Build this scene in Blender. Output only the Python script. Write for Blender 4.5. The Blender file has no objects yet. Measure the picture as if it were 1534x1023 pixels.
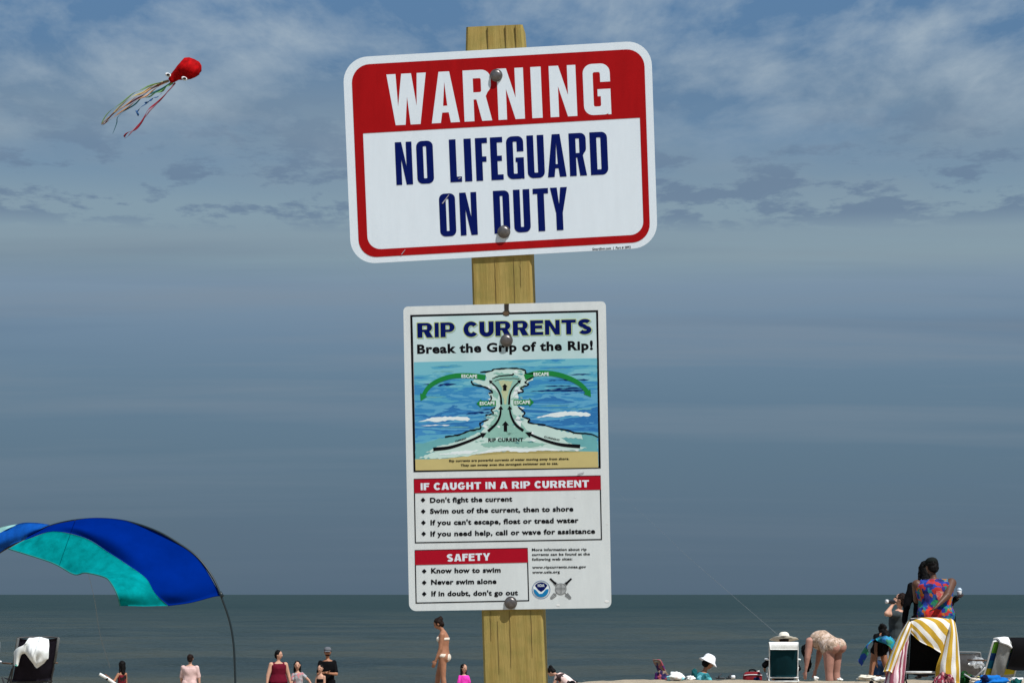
import bpy, bmesh, math, random
from mathutils import Vector, Matrix, noise
random.seed(7)
V = Vector
SC = bpy.context.scene
COL = SC.collection

# ------------------------------------------------------------------ camera
FPX, CX, CY, HORIZON = 3283.0, 767.0, 511.5, 890.0       # focal length in photo pixels, centre, horizon row
PITCH = math.atan((HORIZON - CY) / FPX)
CAM = V((0, 0, 3.6))
cd = bpy.data.cameras.new('camera'); cam = bpy.data.objects.new('camera', cd); COL.objects.link(cam)
cam.location = CAM; cam.rotation_euler = (math.pi / 2 + PITCH, 0, 0)
cd.sensor_width = 36; cd.lens = FPX / 1534 * 36; cd.clip_start = .05; cd.clip_end = 60000
SC.camera = cam
FW = V((0, math.cos(PITCH), math.sin(PITCH))); UP = V((0, -math.sin(PITCH), math.cos(PITCH))); RT = V((1, 0, 0))

def ray(px, py):
    return FW + RT * ((px - CX) / FPX) - UP * ((py - CY) / FPX)
def W(px, py, d):                                         # the point of that sight line d metres out to sea
    r = ray(px, py); return CAM + r * (d / r.y)

# ------------------------------------------------------------------ sky and sun
SUN_EL, SUN_AZ = math.radians(57), math.radians(140)      # azimuth clockwise from +Y: behind the camera, to the right
wd = bpy.data.worlds.new('World'); SC.world = wd; wd.use_nodes = True
nt = wd.node_tree; nt.nodes.clear()
def N(nt, t, **k):
    n = nt.nodes.new(t)
    for a, b in k.items():
        if a.startswith('i_'):
            key = a[2:]; key = int(key) if key.isdigit() else key.replace('_', ' ')
            n.inputs[key].default_value = b
        else: setattr(n, a, b)
    return n
def math_(nt, op, a, b=None, c=None, clamp=False):
    n = nt.nodes.new('ShaderNodeMath'); n.operation = op; n.use_clamp = clamp
    for i, x in enumerate((a, b, c)):
        if x is None: continue
        if isinstance(x, (int, float)): n.inputs[i].default_value = x
        else: nt.links.new(x, n.inputs[i])
    return n.outputs[0]
def ramp(nt, fac, stops, interp='LINEAR'):
    n = nt.nodes.new('ShaderNodeValToRGB'); cr = n.color_ramp; cr.interpolation = interp
    while len(cr.elements) < len(stops): cr.elements.new(.5)
    for e, (p, c) in zip(cr.elements, stops):
        e.position = p; e.color = (*c, 1) if isinstance(c, tuple) else (c, c, c, 1)
    if fac is not None: nt.links.new(fac, n.inputs[0])
    return n.outputs[0]
def mix(nt, f, a, b, mode='MIX'):
    n = nt.nodes.new('ShaderNodeMix'); n.data_type = 'RGBA'; n.blend_type = mode
    for s, x in ((0, f), (6, a), (7, b)):
        if isinstance(x, (int, float)): n.inputs[s].default_value = x
        elif isinstance(x, tuple): n.inputs[s].default_value = (*x, 1)
        else: nt.links.new(x, n.inputs[s])
    return n.outputs[2]
def srgb(r, g, b):
    f = lambda c: ((c / 255 + .055) / 1.055) ** 2.4 if c > 10 else c / 255 / 12.92
    return (f(r), f(g), f(b))

SKY_STR = .09
tc = N(nt, 'ShaderNodeTexCoord'); sep = N(nt, 'ShaderNodeSeparateXYZ')
nt.links.new(tc.outputs['Generated'], sep.inputs[0])
X, Y, Z = sep.outputs
Zc = math_(nt, 'MAXIMUM', Z, 0.0)
sky = N(nt, 'ShaderNodeTexSky', sky_type='NISHITA', sun_disc=False, sun_elevation=SUN_EL, sun_rotation=SUN_AZ,
        air_density=1.0, dust_density=.6, ozone_density=2.0)
# cloud deck coordinates: where the line of sight meets a plane overhead, so bands crowd together towards the horizon
den = math_(nt, 'ADD', Zc, .10)
u_ = math_(nt, 'DIVIDE', X, den); v_ = math_(nt, 'DIVIDE', Y, den)
cb = N(nt, 'ShaderNodeCombineXYZ'); nt.links.new(u_, cb.inputs[0]); nt.links.new(v_, cb.inputs[1])
def sky_noise(sc, det, rough, off, sx=1., sy=1., dist=0.):
    mp = N(nt, 'ShaderNodeMapping'); mp.inputs['Scale'].default_value = (sx, sy, 1); mp.inputs['Location'].default_value = off
    nt.links.new(cb.outputs[0], mp.inputs[0])
    n = N(nt, 'ShaderNodeTexNoise', i_Scale=sc, i_Detail=det, i_Roughness=rough, i_Distortion=dist)
    nt.links.new(mp.outputs[0], n.inputs['Vector']); return n.outputs[0]
k = 1.0 / (SKY_STR)                                        # colours below are radiances; the background strength scales them
def sc_(c, g=1.0): return tuple(x * k * g for x in c)
SKYG = .70
def S(r, g, b): return sc_(srgb(r, g, b), SKYG)
# haze bank colour by height (seen as layered vapour over the sea)
elev = math_(nt, 'MULTIPLY', Zc, 3.6, clamp=True)
bank = ramp(nt, elev, [(0, S(85, 106, 126)), (.10, S(87, 109, 130)), (.22, S(91, 116, 137)), (.34, S(99, 125, 147)), (.42, S(110, 134, 157)), (.50, S(125, 146, 166)),
                       (.545, S(138, 159, 170)), (.63, S(135, 158, 172)), (.70, S(114, 142, 167)), (.80, S(92, 125, 158)), (1, S(82, 119, 157))])
nish = mix(nt, 1.0, sky.outputs[0], (.80, .92, .98), 'MULTIPLY')
veil = ramp(nt, elev, [(0, .97), (.62, .93), (.85, .86), (1, .72)])
base = mix(nt, veil, nish, bank)
def mul(*a):
    r = a[0]
    for q in a[1:]: r = math_(nt, 'MULTIPLY', r, q)
    return r
# long flat streaks low down: pale ones, then bluer gaps
n1 = sky_noise(1.0, 6, .55, (3.1, 1.7, 0), .45, 2.0)
low = ramp(nt, elev, [(0, .0), (.12, .12), (.28, .35), (.42, .75), (.56, .5), (.62, 0.)])
c1 = mix(nt, mul(ramp(nt, n1, [(.46, 0.), (.64, 1.)]), low, .75), base, S(132, 146, 160))
n2 = sky_noise(1.0, 5, .5, (8.3, 5.2, 0), .4, 1.9)
c2 = mix(nt, mul(ramp(nt, n2, [(.5, 0.), (.66, 1.)]), low, .5), c1, S(90, 118, 145))
# mottled slate fragments across the middle over a paler sheet
big = sky_noise(1.7, 4, .5, (2.2, 9.1, 0), 1., 1.)
n3 = sky_noise(10.5, 9, .62, (1.2, 4.4, 0), .9, .72, .1)
mid = ramp(nt, elev, [(.585, 0.), (.615, 1.), (.67, 1.), (.75, .5), (.82, 0.)])
shf = math_(nt, 'ADD', n3, math_(nt, 'MULTIPLY', math_(nt, 'SUBTRACT', big, .5), .5))
shf = math_(nt, 'ADD', shf, ramp(nt, elev, [(.60, .07), (.66, .02), (.76, -.0)]))
sheetc = ramp(nt, elev, [(.56, 0.), (.66, .75), (.78, .6), (.88, 0.)])
c3 = mix(nt, mul(ramp(nt, big, [(.38, 0.), (.6, 1.)]), sheetc), c2, S(136, 156, 172))
c3 = mix(nt, mul(ramp(nt, shf, [(.49, 0.), (.58, 1.)]), mid, .72), c3, S(106, 129, 156))
# soft broken white cloud higher up
n4 = sky_noise(4.2, 11, .58, (6.4, 2.0, 0), 1., .5, .25)
n5 = sky_noise(12., 8, .62, (3.3, 7.7, 0), 1., .5, .2)
hi = ramp(nt, elev, [(.68, 0.), (.80, .75), (1, 1.)])
pf = ramp(nt, math_(nt, 'ADD', n4, math_(nt, 'MULTIPLY', math_(nt, 'SUBTRACT', n5, .5), .35)), [(.43, 0.), (.70, 1.)])
c4 = mix(nt, mul(pf, hi, .88), c3, S(174, 190, 202))
bg = N(nt, 'ShaderNodeBackground', i_Strength=SKY_STR); out = N(nt, 'ShaderNodeOutputWorld')
nt.links.new(c4, bg.inputs[0]); nt.links.new(bg.outputs[0], out.inputs[0])

sd = bpy.data.lights.new('sun', 'SUN'); sd.energy = 3.75; sd.angle = math.radians(.53); sd.color = (1, .975, .94)
sun = bpy.data.objects.new('sun', sd); COL.objects.link(sun)
SUNDIR = V((math.sin(SUN_AZ) * math.cos(SUN_EL), math.cos(SUN_AZ) * math.cos(SUN_EL), math.sin(SUN_EL)))
sun.rotation_euler = SUNDIR.to_track_quat('Z', 'Y').to_euler(); sun.location = (20, -20, 40)
SC.view_settings.view_transform = 'Standard'; SC.view_settings.look = 'None'
SC.view_settings.gamma = 1; SC.view_settings.use_curve_mapping = False
SC.view_settings.exposure = .42
SC.cycles.use_denoising = True
SC.cycles.max_bounces = 6

# ------------------------------------------------------------------ helpers
MATS = {}
def bsdf_mat(name):
    m = bpy.data.materials.new(name); m.use_nodes = True
    return m, m.node_tree, m.node_tree.nodes['Principled BSDF']
def mat(name, c, rough=.7, metal=0, var=.18, vs=9., bump=.0, bs=60., spec=.4, trans=0., coord='Object', sheen=0.):
    if name in MATS: return MATS[name]
    m, t, b = bsdf_mat(name)
    b.inputs['Roughness'].default_value = rough; b.inputs['Metallic'].default_value = metal
    b.inputs['Specular IOR Level'].default_value = spec
    co = N(t, 'ShaderNodeTexCoord').outputs[coord]
    n = N(t, 'ShaderNodeTexNoise', i_Scale=vs, i_Detail=5, i_Roughness=.6); t.links.new(co, n.inputs['Vector'])
    lo = tuple(x * (1 - var) for x in c); hi = tuple(min(1, x * (1 + var)) for x in c)
    t.links.new(ramp(t, n.outputs[0], [(.3, lo), (.7, hi)]), b.inputs['Base Color'])
    if bump:
        n2 = N(t, 'ShaderNodeTexNoise', i_Scale=bs, i_Detail=4); t.links.new(co, n2.inputs['Vector'])
        bp = N(t, 'ShaderNodeBump', i_Strength=bump, i_Distance=.01); t.links.new(n2.outputs[0], bp.inputs['Height'])
        t.links.new(bp.outputs[0], b.inputs['Normal'])
    if trans:
        tr = N(t, 'ShaderNodeBsdfTranslucent'); tr.inputs[0].default_value = (*c, 1)
        mx = N(t, 'ShaderNodeMixShader', i_0=trans)
        t.links.new(b.outputs[0], mx.inputs[1]); t.links.new(tr.outputs[0], mx.inputs[2])
        t.links.new(mx.outputs[0], t.nodes['Material Output'].inputs[0])
    MATS[name] = m; return m

def props(o, label=None, cat=None, group=None, kind=None):
    for a, b in (('label', label), ('category', cat), ('group', group), ('kind', kind)):
        if b: o[a] = b
    return o
def thing(name, label, cat, loc, group=None):
    o = bpy.data.objects.new(name, None); o.location = loc; o.empty_display_size = .1
    COL.objects.link(o); o['_o'] = list(loc); return props(o, label, cat, group)
def org(p):
    q = V((0, 0, 0))
    while p is not None: q += p.location; p = p.parent
    return q
def obj(name, vf, m, parent=None, smooth=True, uv=None, loc=None):
    """vf in world coordinates; stored relative to the parent (or to loc for a top-level mesh)."""
    vs, fs = vf
    o0 = org(parent) if parent is not None else V(loc or (0, 0, 0))
    me = bpy.data.meshes.new(name); me.from_pydata([tuple(V(v) - o0) for v in vs], [], fs)
    if uv:
        l = me.uv_layers.new(name='UVMap')
        for lp in me.loops: l.data[lp.index].uv = uv[lp.vertex_index]
    me.polygons.foreach_set('use_smooth', [smooth] * len(me.polygons))
    if m: me.materials.append(m)
    me.update()
    o = bpy.data.objects.new(name, me); COL.objects.link(o)
    if parent is not None: o.parent = parent
    else: o.location = o0
    return o
def join(*parts):
    vs, fs = [], []
    for v, f in parts:
        k = len(vs); vs += list(v); fs += [tuple(i + k for i in q) for q in f]
    return vs, fs
def loft(rings, n=14, closed=True):
    vs, fs = [], []
    for c, a, b in rings:
        for i in range(n):
            t = 2 * math.pi * i / n; vs.append(V(c) + V(a) * math.cos(t) + V(b) * math.sin(t))
    for r in range(len(rings) - 1):
        for i in range(n):
            j = (i + 1) % n; fs.append((r * n + i, r * n + j, (r + 1) * n + j, (r + 1) * n + i))
    if closed:
        fs.append(tuple(reversed(range(n)))); fs.append(tuple(range((len(rings) - 1) * n, len(rings) * n)))
    return vs, fs
def perp(d):
    d = V(d).normalized(); a = d.cross(V((0, 0, 1)))
    if a.length < .1: a = d.cross(V((0, 1, 0)))
    a.normalize(); return a, d.cross(a).normalized()
def capsule(A, B, ra, rb, n=12, side=None, flat=1.0):
    A, B = V(A), V(B); d = (B - A)
    if d.length < 1e-6: d = V((0, 0, 1e-4))
    dn = d.normalized()
    if side is not None:
        a = (V(side) - dn * V(side).dot(dn)).normalized(); b = dn.cross(a)
    else: a, b = perp(dn)
    rings = []
    for t in (-80, -50, -20): s, c = math.sin(math.radians(t)), math.cos(math.radians(t)); rings.append((A + dn * ra * s, a * ra * c, b * ra * c * flat))
    for t in (20, 50, 80): s, c = math.sin(math.radians(t)), math.cos(math.radians(t)); rings.append((B + dn * rb * s, a * rb * c, b * rb * c * flat))
    return loft(rings, n)
def ellipsoid(c, ax, ay, az, n=14, m=9):
    c, ax, ay, az = V(c), V(ax), V(ay), V(az); rings = []
    for i in range(m):
        t = math.radians(-85 + 170 * i / (m - 1)); rings.append((c + az * math.sin(t), ax * math.cos(t), ay * math.cos(t)))
    return loft(rings, n)
def tube(pts, r, n=8, closed_ends=True):
    pts = [V(p) for p in pts]; rs = r if isinstance(r, (list, tuple)) else [r] * len(pts)
    rings = []; a = None
    for i, p in enumerate(pts):
        d = (pts[min(i + 1, len(pts) - 1)] - pts[max(i - 1, 0)]).normalized()
        if a is None: a, b = perp(d)
        else:
            a = (a - d * a.dot(d)); a = a.normalized() if a.length > 1e-4 else perp(d)[0]; b = d.cross(a)
        rings.append((p, a * rs[i], b * rs[i]))
    return loft(rings, n, closed_ends)
def box(c, sx, sy, sz, ax=None, ay=None, az=None, bevel=0):
    c = V(c); ax = V(ax or (1, 0, 0)).normalized(); ay = V(ay or (0, 1, 0)).normalized(); az = V(az or (0, 0, 1)).normalized()
    if not bevel:
        vs = [c + ax * (sx / 2 * i) + ay * (sy / 2 * j) + az * (sz / 2 * k) for i in (-1, 1) for j in (-1, 1) for k in (-1, 1)]
        return vs, [(0, 1, 3, 2), (4, 6, 7, 5), (0, 4, 5, 1), (2, 3, 7, 6), (0, 2, 6, 4), (1, 5, 7, 3)]
    rings = []
    def prof(hx, hy, b): return [(-hx, -hy + b), (-hx + b, -hy), (hx - b, -hy), (hx, -hy + b), (hx, hy - b), (hx - b, hy), (-hx + b, hy), (-hx, hy - b)]
    vs, fs = [], []
    for z, i in ((-sz / 2, bevel), (-sz / 2 + bevel, 0), (sz / 2 - bevel, 0), (sz / 2, bevel)):
        for x, y in prof(sx / 2 - i, sy / 2 - i, bevel): vs.append(c + ax * x + ay * y + az * z)
    for r in range(3):
        for i in range(8): j = (i + 1) % 8; fs.append((r * 8 + i, r * 8 + j, r * 8 + 8 + j, r * 8 + 8 + i))
    fs.append(tuple(reversed(range(8)))); fs.append(tuple(range(24, 32)))
    return vs, fs
def catmull(p, n):
    """n+1 samples along the polyline p of Vectors or tuples"""
    p = [V(q) for q in p]; out = []
    for i in range(n + 1):
        t = i / n * (len(p) - 1); k = min(int(t), len(p) - 2); f = t - k
        a = p[k - 1] if k > 0 else p[0] * 2 - p[1]; b, c = p[k], p[k + 1]; d = p[k + 2] if k + 2 < len(p) else p[-1] * 2 - p[-2]
        out.append(.5 * (2 * b + (c - a) * f + (2 * a - 5 * b + 4 * c - d) * f * f + (3 * b - a - 3 * c + d) * f ** 3))
    return out
def sheet(rows, nu=14, nv=14, thick=.006, rip=.0, rf=20., seed=0):
    """cloth through rows of control points, with folds and a real thickness; returns (vf, uv)"""
    R = [catmull(r, nu) for r in rows]
    C_ = [catmull([r[i] for r in R], nv) for i in range(nu + 1)]
    G = [[C_[i][j] for i in range(nu + 1)] for j in range(nv + 1)]
    if rip:
        for j in range(nv + 1):
            for i in range(nu + 1):
                p = G[j][i]; w = noise.noise(V((p.x * rf + seed, p.z * rf * .35, seed * 3.1)))
                G[j][i] = p + V((0, -1, .25)) * (w * rip)
    vs, uv, nn = [], [], []
    for j in range(nv + 1):
        for i in range(nu + 1):
            a = G[j][min(i + 1, nu)] - G[j][max(i - 1, 0)]; b = G[min(j + 1, nv)][i] - G[max(j - 1, 0)][i]
            n = a.cross(b); n = n.normalized() if n.length > 1e-9 else V((0, -1, 0)); nn.append(n)
            vs.append(G[j][i]); uv.append((i / nu, j / nv))
    M = len(vs); vs = [v + n * thick / 2 for v, n in zip(vs, nn)] + [v - n * thick / 2 for v, n in zip(vs, nn)]; uv = uv * 2
    w = nu + 1; fs = []
    for j in range(nv):
        for i in range(nu):
            q = (j * w + i, j * w + i + 1, (j + 1) * w + i + 1, (j + 1) * w + i); fs.append(q); fs.append(tuple(M + x for x in reversed(q)))
    edge = [(j, 0) for j in range(nv, 0, -1)] + [(0, i) for i in range(0, nu)] + [(j, nu) for j in range(0, nv)] + [(nv, i) for i in range(nu, 0, -1)]
    for q in range(len(edge)):
        a = edge[q]; b = edge[(q + 1) % len(edge)]; ia = a[0] * w + a[1]; ib = b[0] * w + b[1]
        fs.append((ia, ib, M + ib, M + ia))
    return (vs, fs), uv
def remeshed(name, prims, m, parent, voxel=.01, smooth=4, jit=None):
    vf = join(*prims); o0 = org(parent)
    me = bpy.data.meshes.new('tmp'); me.from_pydata([tuple(V(v) - o0) for v in vf[0]], [], vf[1]); me.update()
    t = bpy.data.objects.new('tmp', me); COL.objects.link(t)
    r = t.modifiers.new('r', 'REMESH'); r.mode = 'VOXEL'; r.voxel_size = voxel; r.use_smooth_shade = True
    if smooth: s = t.modifiers.new('s', 'SMOOTH'); s.iterations = smooth; s.factor = .5
    dg = bpy.context.evaluated_depsgraph_get(); dg.update()
    nm = bpy.data.meshes.new_from_object(t.evaluated_get(dg)); nm.name = name
    if jit is None: jit = {'hair': (.012, 26.), 'shirt': (.010, 9.), 'shorts': (.010, 9.), 'swimsuit': (.003, 14.)}.get(name, (0, 1))
    if jit[0]:
        nrm = [v.normal.copy() for v in nm.vertices]
        for v, n in zip(nm.vertices, nrm):
            q = v.co; v.co = q + n * jit[0] * (noise.noise(q * jit[1] + V((3.1 * len(prims), 0, 0))) + .4 * noise.noise(V((q.x * jit[1] * 3, q.y * jit[1] * 3, q.z * jit[1]))))
    nm.polygons.foreach_set('use_smooth', [True] * len(nm.polygons))
    nm.materials.clear(); nm.materials.append(m)
    bpy.data.objects.remove(t); bpy.data.meshes.remove(me)
    o = bpy.data.objects.new(name, nm); COL.objects.link(o); o.parent = parent
    return o

# ------------------------------------------------------------------ beach
def lerp(a, b, t): return a + (b - a) * t
def sstep(a, b, x): t = max(0, min(1, (x - a) / (b - a))); return t * t * (3 - 2 * t)
PROF_Y = [(-400, 6.), (-60, 4.4), (-14, 2.35), (0, 2.0), (20, 1.98), (31, 2.08)]
SLOPE = [(36.3, 0.), (38, .16), (40.5, .66), (50, 1.3), (57, 1.78), (66, 2.2), (90, 3.3), (140, 5.0), (700, 9.)]
def ground0(x, y):
    crest = lerp(2.0, 2.205, sstep(0., 1.6, x)) + .012 * math.sin(x * .9)
    if y <= 31:
        for (a, za), (b, zb) in zip(PROF_Y, PROF_Y[1:]):
            if y <= b: z = lerp(za, zb, sstep(a, b, max(y, a))); break
        return z - .06 * (1 - sstep(-4., 2.5, x)) * sstep(20, 31, y)
    if y <= 36.3:
        z31 = 2.08 - .06 * (1 - sstep(-4., 2.5, x)); return lerp(z31, crest, sstep(31, 36.3, y))
    for (a, da), (b, db) in zip(SLOPE, SLOPE[1:]):
        if y <= b:
            t = (y - a) / (b - a); dz = lerp(da, db, t); break
    else: dz = 9.
    c = lerp(crest, 2.2, sstep(38, 44, y)); return c - dz
def ground(x, y):
    z = ground0(x, y)
    if y < 60:
        z += .022 * noise.noise(V((x * 2.1, y * 1.7, 3.3))) + .016 * noise.noise(V((x * 5.3, y * 4., 7.1))) + .007 * noise.noise(V((x * 13, y * 9, 1.)))
        if y < 20 and y > -40: z += .05 * noise.noise(V((x * .8, y * .8, 9.)))
    return z
def axis(stops):
    r = []
    for a, b, s in stops:
        n = max(1, int(round((b - a) / s))); r += [a + (b - a) * i / n for i in range(n)]
    return r + [stops[-1][1]]
gx = axis([(-3000, -400, 650), (-400, -60, 68), (-60, -12, 4), (-12, 0, .5), (0, 10, .06), (10, 14, .4), (14, 60, 4), (60, 400, 68), (400, 3000, 650)])
gy = axis([(-400, -60, 40), (-60, -4, 4), (-4, 30, 1.), (30, 33.5, .35), (33.5, 38.5, .07), (38.5, 46, .5), (46, 90, 2), (90, 700, 61)])
vs = [V((x, y, ground(x, y))) for y in gy for x in gx]; w = len(gx)
fs = [(j * w + i, j * w + i + 1, (j + 1) * w + i + 1, (j + 1) * w + i) for j in range(len(gy) - 1) for i in range(w - 1)]
m, t, b = bsdf_mat('sand_material')
co = N(t, 'ShaderNodeTexCoord').outputs['Object']
na = N(t, 'ShaderNodeTexNoise', i_Scale=3., i_Detail=10, i_Roughness=.75); t.links.new(co, na.inputs['Vector'])
nb = N(t, 'ShaderNodeTexNoise', i_Scale=90., i_Detail=4, i_Roughness=.8); t.links.new(co, nb.inputs['Vector'])
c = ramp(t, na.outputs[0], [(.3, (.30, .235, .155)), (.5, (.40, .325, .225)), (.72, (.50, .42, .31))])
c = mix(t, .35, c, ramp(t, nb.outputs[0], [(.3, (.22, .17, .12)), (.7, (.55, .47, .35))]))
t.links.new(c, b.inputs['Base Color']); b.inputs['Roughness'].default_value = .95
bp = N(t, 'ShaderNodeBump', i_Strength=.8, i_Distance=.02); t.links.new(nb.outputs[0], bp.inputs['Height']); t.links.new(bp.outputs[0], b.inputs['Normal'])
props(obj('sand_beach', (vs, fs), m), kind='structure')

# ------------------------------------------------------------------ sea
ys = [58.]
while ys[-1] < 900: ys.append(ys[-1] + max(.22, ys[-1] ** 2 / (3.6 * FPX) * .28))
ys += [1000, 1300, 1800, 2600, 4000, 7000, 12000, 20000, 40000]
def wave(x, y):
    if y > 950: return 0.
    a = 1 - .75 * sstep(90, 500, y); xx = x * .06
    ph = 2 * math.pi * (y + 2.5 * noise.noise(V((xx, y * .02, 0))) * 2) / 12.5
    s = math.sin(ph); z = .20 * (s + .35 * s * abs(s)) * (.55 + .9 * (noise.noise(V((x * .035, y * .05, 4.))) + .5))
    z += .15 * noise.noise(V((x * .10, y * .28, 2.))) + .08 * noise.noise(V((x * .35, y * .9, 5.))) + .035 * noise.noise(V((x * .9, y * 2.3, 8.)))
    return z * a * 1.0
xs = []
NXW = 230
vs, fs = [], []
for y in ys:
    for i in range(NXW + 1):
        s = (i / NXW * 2 - 1); hw = y * .30 + 12
        if abs(s) > .965: x = math.copysign(max(y * 3, 2500), s) if abs(s) > .99 else math.copysign(hw * 1.8, s)
        else: x = hw * s / .965
        vs.append(V((x, y, wave(x, y))))
w = NXW + 1
fs = [(j * w + i, j * w + i + 1, (j + 1) * w + i + 1, (j + 1) * w + i) for j in range(len(ys) - 1) for i in range(w - 1)]
m, t, b = bsdf_mat('sea_water_material')
co = N(t, 'ShaderNodeTexCoord').outputs['Object']
def mapn(sc, x, y, det=5, rough=.6, off=0.):
    mp = N(t, 'ShaderNodeMapping'); mp.inputs['Scale'].default_value = (x, y, 1); mp.inputs['Location'].default_value = (off, off, 0)
    t.links.new(co, mp.inputs[0]); n = N(t, 'ShaderNodeTexNoise', i_Scale=sc, i_Detail=det, i_Roughness=rough)
    t.links.new(mp.outputs[0], n.inputs['Vector']); return n.outputs[0]
silt_swell = mapn(1., .035, .075, 9, .62)  # silt bands, with the shading of the swell also put into their colour
far = N(t, 'ShaderNodeSeparateXYZ'); t.links.new(co, far.inputs[0])
dist = math_(t, 'DIVIDE', far.outputs[1], 600., clamp=True)
shore = ramp(t, silt_swell, [(.38, (.020, .030, .028)), (.5, (.036, .045, .037)), (.62, (.062, .060, .037))])
deep = ramp(t, silt_swell, [(.38, (.006, .021, .021)), (.62, (.013, .030, .027))])
t.links.new(mix(t, math_(t, 'POWER', dist, .6), shore, deep), b.inputs['Base Color'])
b.inputs['Roughness'].default_value = 1.; b.inputs['Specular IOR Level'].default_value = 0.
h1 = mapn(1., .35, 1.5, 8, .68); h2 = mapn(1., .08, .3, 4, .55, 3.)
hs = math_(t, 'ADD', math_(t, 'MULTIPLY', h1, .5), math_(t, 'MULTIPLY', h2, 1.2))
bp = N(t, 'ShaderNodeBump', i_Strength=.9, i_Distance=.7); t.links.new(hs, bp.inputs['Height']); t.links.new(bp.outputs[0], b.inputs['Normal'])
gl = N(t, 'ShaderNodeBsdfGlossy', i_Roughness=.28); gl.inputs[0].default_value = (.93, 1, .99, 1); t.links.new(bp.outputs[0], gl.inputs['Normal'])
fr_ = N(t, 'ShaderNodeFresnel', i_IOR=1.33); t.links.new(bp.outputs[0], fr_.inputs['Normal'])
mx_ = N(t, 'ShaderNodeMixShader'); t.links.new(math_(t, 'MINIMUM', fr_.outputs[0], ramp(t, dist, [(0, .30), (.22, .27), (.5, .19), (1., .145)])), mx_.inputs[0])   # wave shadowing keeps a rough sea from mirroring fully
t.links.new(b.outputs[0], mx_.inputs[1]); t.links.new(gl.outputs[0], mx_.inputs[2]); t.links.new(mx_.outputs[0], t.nodes['Material Output'].inputs[0])
props(obj('sea', (vs, fs), m), kind='structure')

# ------------------------------------------------------------------ the sign plane (front of the post, leaning a little towards the camera)
RXA, RZA = math.radians(5.0), math.radians(-3.5)
PM = Matrix.Rotation(RZA, 3, 'Z') @ Matrix.Rotation(RXA, 3, 'X')
PX, PN, PZ = PM @ V((1, 0, 0)), PM @ V((0, -1, 0)), PM @ V((0, 0, 1))
P0 = W(765, 511, 3.262)
def on(px, py, off=0.):
    r = ray(px, py); t_ = (P0 - CAM).dot(PN) / r.dot(PN); return CAM + r * t_ + PN * off
def homog(q):                                             # unit square (u right, v down) -> photo quad TL TR BR BL
    (x0, y0), (x1, y1), (x2, y2), (x3, y3) = q
    sx, sy = x0 - x1 + x2 - x3, y0 - y1 + y2 - y3; dx1, dx2, dy1, dy2 = x1 - x2, x3 - x2, y1 - y2, y3 - y2
    de = dx1 * dy2 - dx2 * dy1; g = (sx * dy2 - dx2 * sy) / de; h = (dx1 * sy - sx * dy1) / de
    return ((x1 - x0 + g * x1, x3 - x0 + h * x3, x0), (y1 - y0 + g * y1, y3 - y0 + h * y3, y0), (g, h, 1))
class Face:
    def __init__(s, quad, w, h):
        s.H = homog(quad); s.w, s.h = w, h; s.M = Matrix(s.H); s.I = s.M.inverted()
    def px(s, a, b):
        v = s.M @ V((a / s.w, b / s.h, 1)); return v.x / v.z, v.y / v.z
    def dom(s, x, y):
        v = s.I @ V((x, y, 1)); return v.x / v.z * s.w, v.y / v.z * s.h
    def on(s, a, b, off): return on(*s.px(a, b), off)
WS = Face([(513.2, 87.2), (975.4, 60.8), (985.5, 370.5), (526.2, 396.2)], 462, 309)
RS = Face([(604.1, 459.4), (907.5, 451.3), (916.0, 910.1), (612.9, 914.9)], 303, 456)

def rrect(x0, y0, x1, y1, r, n=8):
    if not isinstance(r, (tuple, list)): r = (r,) * 4      # TL TR BR BL
    p = []
    for (cx, cy, a0), rr in zip(((x0, y0, 180), (x1, y0, 270), (x1, y1, 0), (x0, y1, 90)), r):
        ccx = cx + rr * (1 if cx == x0 else -1); ccy = cy + rr * (1 if cy == y0 else -1)
        if rr <= 0: p.append((cx, cy)); continue
        for i in range(n + 1):
            t_ = math.radians(a0 + 90 * i / n); p.append((ccx + rr * math.cos(t_), ccy + rr * math.sin(t_)))
    return p
def fill(loops, n_smooth=0):
    """triangulate polygons with holes (even-odd) via a 2D curve; returns 2D verts and faces"""
    c = bpy.data.curves.new('tmp', 'CURVE'); c.dimensions = '2D'; c.fill_mode = 'FRONT'
    for lp in loops:
        s = c.splines.new('POLY'); s.points.add(len(lp) - 1); s.use_cyclic_u = True
        for p, q in zip(s.points, lp): p.co = (q[0], q[1], 0, 1)
    o = bpy.data.objects.new('tmp', c); COL.objects.link(o)
    dg = bpy.context.evaluated_depsgraph_get(); me = bpy.data.meshes.new_from_object(o.evaluated_get(dg))
    vs = [(v.co.x, v.co.y) for v in me.vertices]; fs = [tuple(p.vertices) for p in me.polygons]
    bpy.data.objects.remove(o); bpy.data.curves.remove(c); bpy.data.meshes.remove(me); return vs, fs
def text2d(s, bold=.02, sx=1.):
    c = bpy.data.curves.new('tmp', 'FONT'); c.body = s; c.offset = bold; c.size = 1; c.resolution_u = 3; c.space_character = 1 + bold * 2.2
    o = bpy.data.objects.new('tmp', c); COL.objects.link(o)
    dg = bpy.context.evaluated_depsgraph_get(); me = bpy.data.meshes.new_from_object(o.evaluated_get(dg))
    vs = [(v.co.x, v.co.y) for v in me.vertices]; fs = [tuple(p.vertices) for p in me.polygons]
    bpy.data.objects.remove(o); bpy.data.curves.remove(c); bpy.data.meshes.remove(me); return vs, fs
def print_(F, name, loops, m, lay, parent, uvf=False, to_px=None, grid=False):
    """flat ink on a sign: loops in the face's own units, lay = its layer above the metal"""
    vs, fs = fill(loops)
    if to_px: vs = [F.dom(*to_px(*v)) for v in vs]
    w3 = [F.on(a, b, .00025 + .00006 * lay) for a, b in vs]
    return obj(name, (w3, fs), m, parent, smooth=False, uv=[(a / F.w, 1 - b / F.h) for a, b in vs] if uvf else None)
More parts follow.
